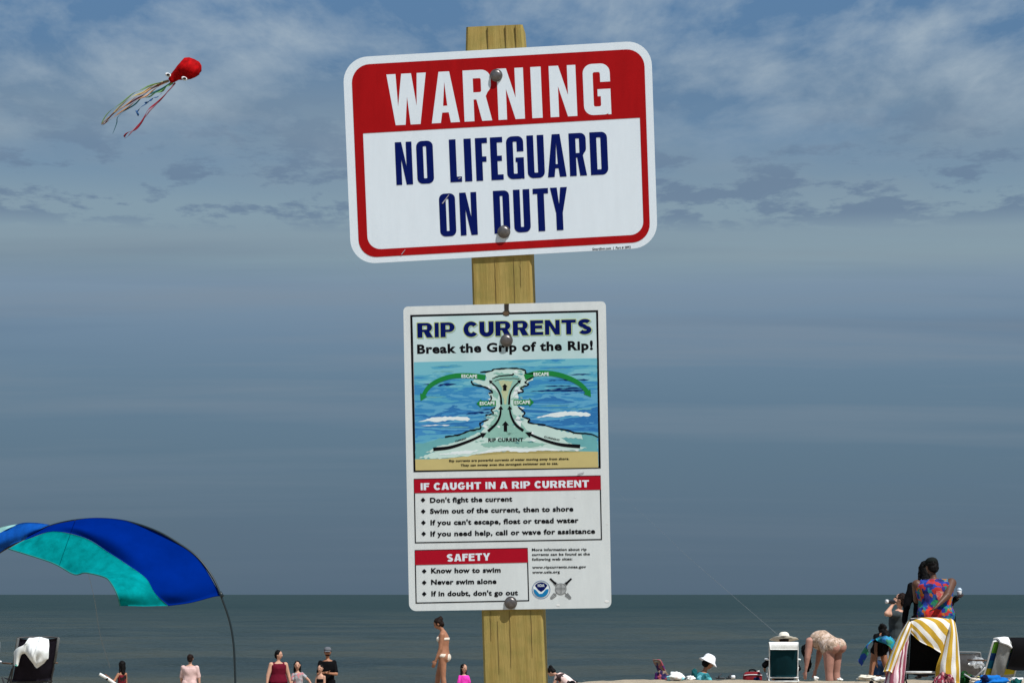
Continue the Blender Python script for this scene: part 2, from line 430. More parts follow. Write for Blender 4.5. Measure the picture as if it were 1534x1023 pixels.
def words_(F, s, p0, p1, cap, m, lay, parent, bold=.02, name='lettering', dy=0.):
    """one line of type from baseline point p0 to p1 (photo px) with capital height cap"""
    vs, fs = text2d(s, bold); x0 = min(v[0] for v in vs); x1 = max(v[0] for v in vs)
    a0, b0 = F.dom(*p0); a1, b1 = F.dom(*p1); caph = .729 + 2 * bold * 0
    kx = (a1 - a0) / (x1 - x0); ky = cap / caph; sl = (b1 - b0) / max(1e-6, a1 - a0)
    w3 = []
    for x, y in vs:
        a = a0 + (x - x0) * kx; b = b0 + (a - a0) * sl - y * ky + dy; w3.append(F.on(a, b, .00025 + .00006 * lay))
    return obj(name, (w3, fs), m, parent, smooth=False)

def ink(name, c, rough=.55): return mat(name, c, rough, var=.05, vs=30, spec=.06)
M_white = ink('sign_white', (.74, .82, .88)); M_red = ink('sign_red', (.37, .006, .008)); M_navy = ink('navy_ink', (.0015, .008, .105))
M_black = ink('black_ink', (.006, .006, .008)); M_crim = ink('crimson_ink', (.40, .006, .020)); M_green = ink('green_ink', (.015, .23, .05))
M_white2 = ink('aged_sign_white', (.69, .735, .73))
# scuffed, faintly streaked white and red of the printed metal
def scuff(m, c, amt):
    t = m.node_tree; b = t.nodes['Principled BSDF']; co = N(t, 'ShaderNodeTexCoord').outputs['Object']
    mp = N(t, 'ShaderNodeMapping'); mp.inputs['Scale'].default_value = (60, 60, 9); t.links.new(co, mp.inputs[0])
    n = N(t, 'ShaderNodeTexNoise', i_Scale=1., i_Detail=8, i_Roughness=.7); t.links.new(mp.outputs[0], n.inputs['Vector'])
    n2 = N(t, 'ShaderNodeTexNoise', i_Scale=14., i_Detail=9, i_Roughness=.8); t.links.new(co, n2.inputs['Vector'])
    a = ramp(t, n.outputs[0], [(.3, tuple(x * (1 - amt) for x in c)), (.7, tuple(min(1, x * (1 + amt)) for x in c))])
    d = ramp(t, n2.outputs[0], [(.62, 0.), (.74, .5)])
    t.links.new(mix(t, d, a, tuple(x * .86 for x in c)), b.inputs['Base Color'])
scuff(M_white2, (.69, .735, .73), .06); scuff(M_red, (.37, .006, .008), .10); scuff(M_white, (.74, .82, .88), .03)
M_alu = mat('brushed_aluminium', (.62, .63, .64), .4, metal=1, var=.05)

def plate(F, name, r, m, parent, thick=.002):
    lp = rrect(0, 0, F.w, F.h, r, 10); vs, fs = fill([lp]); n = len(lp)
    front = [F.on(a, b, 0) for a, b in vs]; back = [F.on(a, b, -thick) for a, b in vs]
    f2 = fs + [tuple(len(vs) + i for i in reversed(q)) for q in fs]
    k = 2 * len(vs); rim = [F.on(a, b, 0) for a, b in lp] + [F.on(a, b, -thick) for a, b in lp]
    f2 += [(k + i, k + (i + 1) % n, k + n + (i + 1) % n, k + n + i) for i in range(n)]
    return obj(name, (front + back + rim, f2), m, parent, smooth=False)

# ------------------------------------------------------------------ wooden post
mw, t, b = bsdf_mat('pressure_treated_pine')
co = N(t, 'ShaderNodeTexCoord').outputs['UV']
mp = N(t, 'ShaderNodeMapping'); mp.inputs['Scale'].default_value = (1, .055, 1); t.links.new(co, mp.inputs[0])
wn = N(t, 'ShaderNodeTexNoise', i_Scale=2.2, i_Detail=3); t.links.new(mp.outputs[0], wn.inputs['Vector'])
vo = N(t, 'ShaderNodeVectorMath', operation='ADD'); t.links.new(mp.outputs[0], vo.inputs[0]); t.links.new(wn.outputs[1], vo.inputs[1])
wv = N(t, 'ShaderNodeTexWave', wave_type='BANDS', bands_direction='X', i_Scale=1.35, i_Distortion=1.4, i_Detail=3); t.links.new(vo.outputs[0], wv.inputs['Vector'])
g1 = N(t, 'ShaderNodeTexNoise', i_Scale=16., i_Detail=8, i_Roughness=.75); t.links.new(mp.outputs[0], g1.inputs['Vector'])
col = ramp(t, wv.outputs[1], [(0, (.34, .232, .062)), (.2, (.40, .285, .080)), (1, (.44, .32, .100))])
col = mix(t, .45, col, ramp(t, g1.outputs[0], [(.3, (.25, .18, .045)), (.7, (.46, .36, .125))]))
mp3 = N(t, 'ShaderNodeMapping'); mp3.inputs['Scale'].default_value = (9, .11, 1); t.links.new(co, mp3.inputs[0])
g3 = N(t, 'ShaderNodeTexNoise', i_Scale=1., i_Detail=6, i_Roughness=.7); t.links.new(mp3.outputs[0], g3.inputs['Vector'])
crk = ramp(t, g3.outputs[0], [(.27, 1.), (.33, 0.)])
col = mix(t, math_(t, 'MULTIPLY', crk, .75), col, (.10, .055, .022))
gb = N(t, 'ShaderNodeTexNoise', i_Scale=3.5, i_Detail=4); t.links.new(co, gb.inputs['Vector'])
col = mix(t, ramp(t, gb.outputs[0], [(.42, 0.), (.66, .55)]), col, (.255, .225, .062))
t.links.new(col, b.inputs['Base Color']); b.inputs['Roughness'].default_value = .85; b.inputs['Specular IOR Level'].default_value = .2
hh = math_(t, 'SUBTRACT', g1.outputs[0], math_(t, 'MULTIPLY', crk, .9))
bp = N(t, 'ShaderNodeBump', i_Strength=.6, i_Distance=.003); t.links.new(hh, bp.inputs['Height']); t.links.new(bp.outputs[0], b.inputs['Normal'])

OFF = -.0035
TLp, TRp = on(695.5, 40.0, OFF), on(784.5, 36.0, OFF)
BLp, BRp = on(723.7, 1000, OFF), on(815.7, 1000, OFF)
axL, axR = (BLp - TLp).normalized(), (BRp - TRp).normalized()
def post():
    vs, fs, uv = [], [], []; D = .089; nseg = 60
    fr, ch = .0035, .003
    for k in range(nseg + 1):
        if k == 0: fk = 0
        s = (k / nseg); L = 2.75
        a = TLp + axL * (L * s); bb = TRp + axR * (L * s); w = (bb - a); wl = w.length; wx = w / wl
        wob = [.0003 * noise.noise(V((k * .35, q * 7.7, 2))) for q in range(8)]
        inn = .0022 if k == 0 else 0
        prof = [(ch, 0), (wl * .30, 0), (wl * .66, 0), (wl - ch, 0), (wl, ch), (wl, D - ch), (wl - ch, D), (ch, D), (0, D - ch), (0, ch)]
        for q, (x, y) in enumerate(prof):
            vs.append(a + wx * (x + wob[q % 8] + (inn if x < wl / 2 else -inn)) - PN * (y + (inn if y < D / 2 else -inn) + wob[(q + 3) % 8]))
    n = 10; m = len(vs)
    for k in range(nseg):
        for q in range(n): fs.append((k * n + q, k * n + (q + 1) % n, (k + 1) * n + (q + 1) % n, (k + 1) * n + q))
    fs.append(tuple(reversed(range(n)))); fs.append(tuple(range(nseg * n, nseg * n + n)))
    return vs, fs
pv, pf_ = post()
base_post = TLp + axL * 2.45; base_post.z = ground(base_post.x, base_post.y)
tpost = thing('sign_post', 'square yellow pine post that carries both printed signs', 'post', base_post)
ob = obj('post_timber', (pv, pf_), mw, tpost, smooth=False)
l = ob.data.uv_layers.new(name='UVMap'); o0 = ob.location + tpost.location
peri = [0, .03, .06, .088, .091, .176, .18, .265, .27, .355]
for p in ob.data.polygons:
    qs = [(ob.data.loops[i].vertex_index) for i in p.loop_indices]
    for i in p.loop_indices:
        v = ob.data.loops[i].vertex_index; u = peri[v % 10]
        if v % 10 == 0 and max(x % 10 for x in qs) == 9: u = .36
        l.data[i].uv = (u * 11, (v // 10) / 60 * 2.75 * 11)
# long drying checks open in the front face, each a sunk dark sliver of its own
M_check = mat('check_shadow_wood', (.12, .075, .03), .95, var=.3)
chk = [(730, 40, 78, .9), (757, 37, 78, .7), (772, 37, 70, .6), (741, 388, 455, .8), (769, 386, 455, .9), (779, 388, 430, .5), (763, 915, 1000, 1.0), (745, 930, 1010, .6), (795, 914, 985, .8), (734, 915, 960, .5)]
for px_, y0, y1, wd_ in chk:
    L = []
    for k in range(9):
        s = k / 8; y = lerp(y0, y1, s); x = px_ + (y - y0) * .030 + .7 * noise.noise(V((px_, k * .8, 0)))
        hw = .17 * wd_ * math.sin(math.pi * min(1, max(.04, s * .92 + .08 * (y0 > 50 and y0 != 388)))) + .12
        L.append((x, y, hw))
    vsx = [on(x - hw, y, OFF + .0006) for x, y, hw in L] + [on(x + hw, y, OFF + .0006) for x, y, hw in L] + [on(x, y, OFF - .004) for x, y, hw in L]
    fsx = [(k, k + 1, 10 + k, 9 + k) for k in range(8)] + [(k + 1, k, 18 + k, 19 + k) for k in range(8)] + [(9 + k, 10 + k, 19 + k, 18 + k) for k in range(8)]
    obj('drying_check', (vsx, fsx), M_check, tpost, smooth=False)

def bolt(name_parent, px, py, rpx=9.):
    c = on(px, py, .0); r = rpx / 1008 ; u, v = PX, PZ
    def ring(rr, h, n=6, rot=.3):
        return [c + (u * math.cos(rot + 2 * math.pi * i / n) + v * math.sin(rot + 2 * math.pi * i / n)) * rr + PN * h for i in range(n)]
    wsh = loft([(c + PN * .0002, u * r * 1.04, v * r * 1.04), (c + PN * .0017, u * r * 1.04, v * r * 1.04), (c + PN * .0019, u * r * .9, v * r * .9)], 24)
    b_ = obj('bolt', wsh, M_bolt, name_parent, smooth=False)
    hd = [(c + PN * .0018, u * r * .86, v * r * .86), (c + PN * .0040, u * r * .86, v * r * .86), (c + PN * .0052, u * r * .76, v * r * .76), (c + PN * .0060, u * r * .55, v * r * .55), (c + PN * .0063, u * r * .2, v * r * .2)]
    obj('bolt_head', loft(hd, 20), M_bolt, b_, smooth=True)
M_bolt = mat('galvanised_bolt', (.17, .158, .152), .38, metal=.7, var=.35, vs=160, bump=.05, bs=300)

# ------------------------------------------------------------------ upper sign
tW = thing('warning_sign', 'large white and red warning sign reading no lifeguard on duty, bolted to the post', 'sign', WS.on(231, 309, 0))
plate(WS, 'sign_panel', 37, M_white, tW)
print_(WS, 'red_border', [rrect(12.5, 11.5, 451, 300, 27), rrect(26, 114, 441.5, 288.5, (1, 1, 20, 20))], M_red, 1, tW)

# condensed sign lettering drawn as outlines on (x, y) with y up; each glyph returns loops
def arc(cx, cy, rx, ry, a0, a1, n=7):
    return [(cx + rx * math.cos(math.radians(lerp(a0, a1, i / n))), cy + ry * math.sin(math.radians(lerp(a0, a1, i / n)))) for i in range(n + 1)]
def rr_(x0, y0, x1, y1, r, n=6):                            # y up rounded rect; r = BL BR TR TL
    if not isinstance(r, (tuple, list)): r = (r,) * 4
    p = []
    for (x, y, a), q in zip(((x0, y0, 180), (x1, y0, 270), (x1, y1, 0), (x0, y1, 90)), r):
        cx = x + q * (1 if x == x0 else -1); cy = y + q * (1 if y == y0 else -1)
        p += arc(cx, cy, q, q, a, a + 90, n) if q > 0 else [(x, y)]
    return p
def glyph(ch, w, h, t, hb=None):
    hb = hb or t * .8; R = w * .34; r = max(.6, R - t * .75)
    if ch == 'I': return [[(0, 0), (w, 0), (w, h), (0, h)]]
    if ch == 'L': return [[(0, 0), (w, 0), (w, hb), (t, hb), (t, h), (0, h)]]
    if ch == 'F': return [[(0, 0), (t, 0), (t, h * .44), (w * .9, h * .44), (w * .9, h * .44 + hb), (t, h * .44 + hb), (t, h - hb), (w, h - hb), (w, h), (0, h)]]
    if ch == 'E': return [[(0, 0), (w, 0), (w, hb), (t, hb), (t, h * .44), (w * .92, h * .44), (w * .92, h * .44 + hb), (t, h * .44 + hb), (t, h - hb), (w, h - hb), (w, h), (0, h)]]
    if ch == 'T': return [[((w - t) / 2, 0), ((w + t) / 2, 0), ((w + t) / 2, h - hb), (w, h - hb), (w, h), (0, h), (0, h - hb), ((w - t) / 2, h - hb)]]
    if ch == 'N': return [[(0, 0), (t * .86, 0), (t * .86, h * .60), (w - t * .95, 0), (w, 0), (w, h), (w - t * .86, h), (w - t * .86, h * .42), (t * .95, h), (0, h)]]
    if ch == 'U': return [rr_(0, 0, w, h, (R, R, 0, 0))[:-2] + [(w, h), (w - t, h)] + list(reversed(rr_(t, hb, w - t, h, (r, r, 0, 0))[:-2])) + [(t, h), (0, h)]]
    if ch == 'O': return [rr_(0, 0, w, h, R), rr_(t, hb, w - t, h - hb, r)]
    if ch == 'D': return [rr_(0, 0, w, h, (0, R, R, 0)), rr_(t, hb, w - t, h - hb, (0, r, r, 0))]
    if ch == 'A':
        s = t * .62; c = w / 2
        def xin(y): return (c - s * .9 - t * 0) * y / h
        th = t * 1.0
        cb0, cb1 = h * .20, h * .20 + hb * .8
        top = s * .95
        L = lambda y: (c - top) * y / h; Ri = lambda y: w - (c - top) * y / h
        ax = h * .80
        return [[(0, 0), (th, 0), (L(cb0) + th, cb0), (Ri(cb0) - th, cb0), (w - th, 0), (w, 0), (c + top, h), (c - top, h)],
                [(L(cb1) + th, cb1), (Ri(cb1) - th, cb1), (c, min(ax, h * .9))]]
    if ch == 'R':
        hm = h * .44; return [[(0, 0), (t, 0), (t, hm - hb * .1), (w * .46, hm - hb * .1), (w - t * 1.02, 0), (w, 0), (w * .80, hm + hb * .25)] + arc(w - R, hm + hb * .5 + R, R, R, -50, 0, 5) + arc(w - R, h - R, R, R, 0, 90, 6) + [(0, h)],
                              rr_(t, hm + hb * .75, w - t, h - hb, (0, r * .8, r * .8, 0))]
    if ch == 'G':
        out = arc(w - R, h - R, R, R, 0, 90, 6) + arc(R, h - R, R, R, 90, 180, 6) + arc(R, R, R, R, 180, 270, 6) + arc(w - R * .7, R * .55, R * .5, R * .55, 270, 320, 3)
        out += [(w - t * .30, t * .25), (w - t * .30, 0), (w, 0), (w, h * .50), (w * .52, h * .50), (w * .52, h * .50 - hb * .85), (w - t, h * .50 - hb * .85)]
        out += list(reversed(rr_(t, hb, w - t, h * .3, (r, r, 0, 0))[:-2]))
        out += [(t, h * .5)] + list(reversed(arc(t + r, h - hb - r, r, r, 90, 180, 6))) + list(reversed(arc(w - t - r, h - hb - r, r, r, 0, 90, 6))) + [(w - t, h * .64), (w, h * .64)]
        return [out]
    if ch == 'W':
        q = w / 2; s = t * .80
        return [[(0, h), (w * .185, 0), (w * .185 + s * 1.25, 0), (q, h * .55), (w * .815 - s * 1.25, 0), (w * .815, 0), (w, h), (w - s * 1.15, h), (w * .735, h * .36), (q + s * .62, h), (q - s * .62, h), (w * .265, h * .36), (s * 1.15, h)]]
    if ch == 'Y': return [[(w / 2 - t / 2, 0), (w / 2 + t / 2, 0), (w / 2 + t / 2, h * .40), (w, h), (w - t * 1.02, h), (w / 2, h * .60), (t * 1.02, h), (0, h), (w / 2 - t / 2, h * .40)]]
def thick(path, t):
    L, Rr = [], []
    for i, (x, y) in enumerate(path):
        a = path[max(0, i - 1)]; b_ = path[min(len(path) - 1, i + 1)]; d = math.hypot(b_[0] - a[0], b_[1] - a[1]); nx, ny = -(b_[1] - a[1]) / d, (b_[0] - a[0]) / d
        L.append((x + nx * t / 2, y + ny * t / 2)); Rr.append((x - nx * t / 2, y - ny * t / 2))
    return [L + Rr[::-1]]
def wide(ch, w, h):
    t = h * .285; hb = h * .215; c = w / 2
    if ch == 'C': return thick(arc(c * 1.06, h / 2, c * 1.06 - t * .48, h / 2 - hb * .5, 38, 322, 22), t * .95)
    if ch == 'G':
        p = thick(arc(c, h / 2, c - t * .48, h / 2 - hb * .5, 42, 330, 22), t * .95)
        return p + [[(c * 1.02, h * .34), (w, h * .34), (w, h * .52), (c * 1.02, h * .52)][::-1] if 0 else [(c, h * .36), (w * .985, h * .36), (w * .985, h * .54), (c, h * .54)]]
    if ch == 'S': return thick(arc(c, h * .725, c - t * .55, h * .275 - hb * .5, 25, 255, 14) + arc(c, h * .275, c - t * .55, h * .275 - hb * .5, 75, -155, 14), t * .9)
    if ch == 'P': return [[(0, 0), (t, 0), (t, h * .34)] + arc(w - h * .33, h * .67, h * .33, h * .33, -90, 90, 12) + [(0, h)], [(t, h * .52)] + arc(w - h * .33, h * .665, h * .33 - t, h * .145, -90, 90, 8) + [(t, h * .81)]]
    if ch == 'R': return [[(0, 0), (t, 0), (t, h * .38), (w * .42, h * .38), (w - t * 1.25, 0), (w, 0), (w * .78, h * .40)] + arc(w * .95 - h * .31, h * .69, h * .31, h * .31, -60, 90, 12) + [(0, h)], [(t, h * .55)] + arc(w * .95 - h * .31, h * .685, h * .31 - t, h * .13, -90, 90, 8) + [(t, h * .81)]]
    if ch == 'U': return thick([(t / 2, h)] + arc(c, c * .98, c - t / 2, c * .98 - hb * .5, 180, 360, 16) + [(w - t / 2, h)], t)
    if ch == 'H': return [[(0, 0), (t, 0), (t, h * .40), (w - t, h * .40), (w - t, 0), (w, 0), (w, h), (w - t, h), (w - t, h * .60), (t, h * .60), (t, h), (0, h)]]
    if ch == 'A': return [[(0, 0), (t * 1.08, 0), (w * .5 - (w * .5 - t * 1.08) * .80, h * .17), (w * .5 + (w * .5 - t * 1.08) * .80, h * .17), (w - t * 1.08, 0), (w, 0), (c + t * .62, h), (c - t * .62, h)], [(w * .5 - (w * .5 - t * 1.08) * .52, h * .34), (w * .5 + (w * .5 - t * 1.08) * .52, h * .34), (c, h * .78)]]
    return glyph(ch, w, h, t, hb)
WID = dict(R=.88, I=.235, P=.80, C=.80, U=.80, E=.72, N=.83, T=.80, S=.80, F=.68, A=.90, G=.90, H=.83, Y=.88)
def headline(F, s, p0, p1, h, m, lay, parent, grow=0., gap=.095):
    tot = sum((WID[c] if c != ' ' else .30) + gap for c in s) - gap
    a0, b0 = F.dom(*p0); a1, b1 = F.dom(*p1); kx = (a1 - a0) / (tot * h); x = 0; vv, ff = [], []; sl = (b1 - b0) / (a1 - a0)
    for c in s:
        if c != ' ':
            loops = wide(c, WID[c] * h, h)
            for lp in ([[q] for q in loops] if c in 'G' else [loops]):
                vs, fs = fill(lp); k = len(vv)
                cxm, cym = WID[c] * h / 2, h / 2
                for X_, Y_ in vs:
                    a = a0 + (x + X_) * kx; bb = b0 + (a - a0) * sl - Y_; vv.append(F.on(a, bb, .00025 + .00006 * (lay + (0 if lp is loops else .2))))
                ff += [tuple(i + k for i in q) for q in fs]
        x += ((WID[c] if c != ' ' else .30) + gap) * h
    if grow:                                               # outline: the same letters pushed outwards along their edges
        base = list(vv); bf = list(ff)
        for ang in range(0, 360, 45):
            k = len(vv); o_ = (PX * math.cos(math.radians(ang)) + PZ * math.sin(math.radians(ang))) * grow / 1008 - PN * (.000004 * (ang / 45 + 1))
            vv += [v + o_ for v in base]; ff += [tuple(i + k for i in q) for q in bf]
    return obj('lettering', (vv, ff), m, parent, smooth=False)
def sign_word(F, glyphs, b0, b1, h, t, m, lay, parent, name, hb=None, lean=.042):
    """glyphs: (char, x0, x1) with x measured in photo px along the baseline b0-b1"""
    loops_all = []; sl = (b1[1] - b0[1]) / (b1[0] - b0[0])
    allv, allf = [], []
    for ch, x0, x1 in glyphs:
        vs, fs = fill(glyph(ch, x1 - x0, h, t, hb)); k = len(allv)
        for x, y in vs:
            X_ = x0 + x; allv.append(on(X_ - lean * y, b0[1] + (X_ - b0[0]) * sl - y, .00025 + .00006 * lay))
        allf += [tuple(i + k for i in q) for q in fs]
    return obj(name, (allv, allf), m, parent, smooth=False)
def one_letter(*a): pass
hW = 76.5
for ch, x0, x1 in (('W', 582, 641), ('A', 647, 689), ('R', 696, 737.5), ('N', 747, 786.5), ('I', 797.5, 813), ('N', 825, 865), ('G', 875.5, 916)):
    sign_word(WS, [(ch, x0, x1)], (595, 188), (915, 171.5), hW, 14.8 if ch not in 'A' else 13.5, M_white, 2, tW, 'lettering', 12.5)
sign_word(WS, [('N', 594.1, 619), ('O', 625.8, 650.6)], (594, 277.6), (911, 261.4), 64, 10, M_navy, 2, tW, 'lettering', 8)
sign_word(WS, [('L', 675, 692.5), ('I', 697, 707.8), ('F', 714, 732), ('E', 736.5, 754.8), ('G', 760.4, 786), ('U', 791.2, 816.6), ('A', 821, 849), ('R', 854.2, 879.6), ('D', 885.5, 911.6)], (594, 277.6), (911, 261.4), 64, 10, M_navy, 2, tW, 'lettering', 8)
sign_word(WS, [('O', 660, 684), ('N', 690.5, 716)], (660, 354.8), (839, 345), 64, 10, M_navy, 2, tW, 'lettering', 8)
sign_word(WS, [('D', 741, 765), ('U', 771, 795.5), ('T', 800.5, 823.5), ('Y', 826.5, 852)], (660, 354.8), (839, 345), 64, 10, M_navy, 2, tW, 'lettering', 8)
words_(WS, 'SmartSign.com  |  Part # 2892', (887.6, 375.0), (945, 371.8), 3.6, M_black, 1, tW, .018)
# pale scratches across the print
for a in ((601, 381, 607, 374, 1.0), (662, 305, 672, 292, 1.6), (686, 268, 690, 266, 1.6)):
    x0, y0, x1, y1, hw = a
    obj('scratch', ([on(x0, y0, .0013), on(x0 + hw, y0 + .6, .0013), on(x1 + hw * .6, y1 + .3, .0013), on(x1, y1, .0013)], [(0, 1, 2, 3)]), ink('worn_ink', (.38, .36, .40)), tW, smooth=False)
bolt(tW, 743.5, 113.5, 9.2); bolt(tW, 755, 347.5, 9.4)

# ------------------------------------------------------------------ lower sign
tR = thing('rip_current_sign', 'narrow white rip currents notice with a beach diagram, bolted below the warning sign', 'sign', RS.on(151, 456, 0))
plate(RS, 'sign_panel', (7, 7, 9, 11), M_white2, tR)
def quad_px(*p): return [RS.dom(*q) for q in p]
def frame_px(tl, tr, br, bl, w): 
    o_ = quad_px(tl, tr, br, bl); i_ = [(o_[0][0] + w, o_[0][1] + w), (o_[1][0] - w, o_[1][1] + w), (o_[2][0] - w, o_[2][1] - w), (o_[3][0] + w, o_[3][1] - w)]; return [o_, i_]
fr = frame_px((614.6, 471.8), (896.0, 464.6), (900.0, 701.2), (619.6, 706.8), 3.2)
print_(RS, 'black_frame', fr, M_black, 1, tR)
# poster sky: pale mint
mm, t, b = bsdf_mat('poster_sky_ink'); uvn = N(t, 'ShaderNodeTexCoord').outputs['UV']; sp = N(t, 'ShaderNodeSeparateXYZ'); t.links.new(uvn, sp.inputs[0])
nn_ = N(t, 'ShaderNodeTexNoise', i_Scale=3., i_Detail=3); t.links.new(uvn, nn_.inputs['Vector'])
t.links.new(mix(t, ramp(t, nn_.outputs[0], [(.35, 0.), (.65, 1.)]), (.46, .66, .66), (.66, .78, .80)), b.inputs['Base Color']); b.inputs['Roughness'].default_value = .45
inner = fr[1]
sky_q = [inner[0], inner[1], RS.dom(894.5, 536.5), RS.dom(620.0, 542.5)]
print_(RS, 'poster_sky', [sky_q], mm, 1, tR, uvf=True)
# poster sea: streaked blues
mm, t, b = bsdf_mat('poster_sea_ink'); uvn = N(t, 'ShaderNodeTexCoord').outputs['UV']; sp = N(t, 'ShaderNodeSeparateXYZ'); t.links.new(uvn, sp.inputs[0])
mp = N(t, 'ShaderNodeMapping'); mp.inputs['Scale'].default_value = (2.2, 26, 1); t.links.new(uvn, mp.inputs[0])
nn_ = N(t, 'ShaderNodeTexNoise', i_Scale=1.5, i_Detail=4, i_Roughness=.55, i_Distortion=.4); t.links.new(mp.outputs[0], nn_.inputs['Vector'])
vv = N(t, 'ShaderNodeMapRange'); vv.inputs['From Min'].default_value = .83; vv.inputs['From Max'].default_value = .50; t.links.new(sp.outputs[1], vv.inputs[0])
s_ = math_(t, 'ADD', vv.outputs[0], math_(t, 'MULTIPLY', math_(t, 'SUBTRACT', nn_.outputs[0], .5), 1.5))
t.links.new(ramp(t, s_, [(0., (.17, .50, .60)), (.16, (.08, .38, .55)), (.30, (.03, .25, .52)), (.46, (.10, .38, .60)), (.60, (.015, .17, .44)), (.74, (.04, .26, .55)), (.84, (.10, .40, .58)), (1., (.17, .50, .58))], 'CONSTANT'), b.inputs['Base Color'])
b.inputs['Roughness'].default_value = .45
print_(RS, 'poster_sea', [[RS.dom(620.0, 542.5), RS.dom(894.5, 536.5), inner[2], inner[3]]], mm, 1, tR, uvf=True)
D5 = lambda x, y: (610 + x / 5.113, 530 + y / 5.113)
def rough_loop(p, amp, step, seed, close=True):
    out = []; n = len(p)
    for i in range(n if close else n - 1):
        a, b_ = V((*p[i], 0)), V((*p[(i + 1) % n], 0)); L = (b_ - a).length; k = max(1, int(L / step)); nr = V((-(b_ - a).y, (b_ - a).x, 0)).normalized()
        for j in range(k):
            q = a.lerp(b_, j / k); e = amp * (noise.noise(V((q.x / step * .9, q.y / step * .9, seed))) * 2) if 0 < j or True else 0
            q = q + nr * e; out.append((q.x, q.y))
    return out
def dia(name, loops, m, lay): return print_(RS, name, loops, m, lay, tR, to_px=D5)
M_sand_ink = ink('sand_ink', (.56, .47, .20)); M_sand2 = ink('dark_sand_ink', (.42, .35, .13)); M_foam = ink('foam_ink', (.56, .74, .68)); M_foam2 = ink('green_foam_ink', (.28, .52, .44))
M_teal_ink = ink('teal_ink', (.15, .42, .44)); M_pale = ink('white_foam_ink', (.78, .86, .86)); M_deep = ink('deep_blue_ink', (.005, .03, .14)); M_pink = ink('pink_ink', (.60, .44, .46))
dia('poster_shallows', [rough_loop([(62, 690), (150, 680), (300, 635), (400, 622), (470, 585), (560, 560), (640, 520), (870, 520), (950, 545), (1100, 570), (1280, 605), (1455, 632), (1458, 760), (1000, 765), (750, 752), (500, 790), (62, 812)], 8, 26, 1.)], M_teal_ink, 2)
dia('poster_sand', [[(62, 806), (160, 806), (300, 800), (430, 785), (600, 757), (750, 740), (880, 750), (1000, 741), (1200, 744), (1461, 748), (1464, 869), (64, 892)]], M_sand_ink, 3)
dia('poster_sand', [[(500, 775), (600, 757), (750, 740), (880, 750), (1000, 741), (1200, 744), (1330, 752), (1000, 762), (760, 760), (620, 772)]], M_sand2, 4)
foam = [(600, 160), (620, 135), (660, 120), (740, 112), (830, 112), (890, 122), (920, 150), (975, 165), (965, 200), (930, 215), (905, 250), (870, 265), (882, 290), (845, 305), (850, 330), (828, 350), (850, 372), (840, 400), (862, 425), (900, 455), (888, 480), (945, 503), (930, 525), (1005, 545), (1080, 560), (1200, 590), (1330, 620), (1345, 650), (1180, 640), (1250, 690), (1380, 720), (1300, 738), (1000, 742), (880, 752), (750, 742), (600, 758), (430, 786), (250, 802), (90, 796), (220, 745), (140, 755), (230, 710), (330, 690), (420, 655), (560, 600), (600, 560), (560, 545), (625, 503), (598, 480), (655, 452), (640, 430), (682, 405), (632, 370), (642, 335), (618, 300), (652, 290), (598, 258), (560, 238), (505, 218), (515, 198), (600, 205)]
dia('poster_foam', [rough_loop(foam, 9, 17, 3.)], M_foam, 4)
chn = [(650, 185), (720, 150), (820, 160), (880, 190), (850, 235), (808, 290), (790, 350), (800, 410), (830, 480), (900, 560), (960, 620), (900, 650), (700, 640), (560, 640), (620, 590), (690, 500), (715, 410), (712, 340), (690, 270), (655, 225)]
dia('poster_channel', [rough_loop(chn, 10, 22, 6.)], M_foam2, 5)
dia('poster_channel', [rough_loop([(700, 205), (810, 205), (790, 255), (765, 330), (760, 390), (745, 390), (735, 330), (720, 250)], 6, 18, 8.)], ink('khaki_ink', (.50, .56, .34)), 6)
for i in range(46):
    rn = random.Random(i * 7 + 3); x, y = rn.choice([(lambda: (rn.uniform(620, 700), rn.uniform(220, 520)))(), (lambda: (rn.uniform(800, 880), rn.uniform(220, 520)))(), (lambda: (rn.uniform(250, 1250), rn.uniform(640, 730)))(), (lambda: (rn.uniform(560, 960), rn.uniform(530, 640)))(), (lambda: (rn.uniform(620, 920), rn.uniform(125, 200)))()])
    a_, h_ = rn.uniform(14, 42), rn.uniform(4, 12)
    dia('poster_foam', [rough_loop([(x - a_, y), (x, y - h_), (x + a_, y + h_ * .3), (x + a_ * .3, y + h_)], 4, 9, 60. + i)], (M_foam2, M_pale, M_teal_ink)[i % 3], 6)
for i, lp in enumerate(([(560, 690), (700, 655), (900, 665), (1080, 690), (960, 715), (760, 705), (600, 715)], [(240, 770), (400, 742), (560, 735), (480, 765)], [(620, 560), (660, 500), (690, 470), (680, 530), (650, 590)], [(850, 470), (880, 520), (860, 560), (820, 500)], [(640, 260), (700, 300), (690, 350), (660, 320)], [(820, 270), (860, 240), (850, 290), (815, 330)], [(690, 610), (760, 585), (840, 600), (770, 625)])):
    dia('poster_foam', [rough_loop(lp, 6, 14, 11. + i)], M_pale if i % 2 else M_foam2, 6)
dia('poster_foam', [rough_loop([(480, 772), (620, 735), (760, 715), (900, 728), (1050, 722), (1250, 735), (1340, 738), (1000, 742), (880, 752), (750, 742), (600, 758)], 4, 20, 21.)], M_pale, 6)
dia('poster_wave', [rough_loop([(85, 520), (190, 488), (330, 480), (460, 483), (482, 497), (462, 512), (330, 505), (230, 522), (150, 512)], 4, 18, 31.)], M_pale, 2)
dia('poster_wave', [rough_loop([(990, 488), (1100, 455), (1230, 440), (1370, 447), (1408, 465), (1390, 480), (1250, 470), (1160, 485), (1080, 480)], 4, 18, 33.)], M_pale, 2)
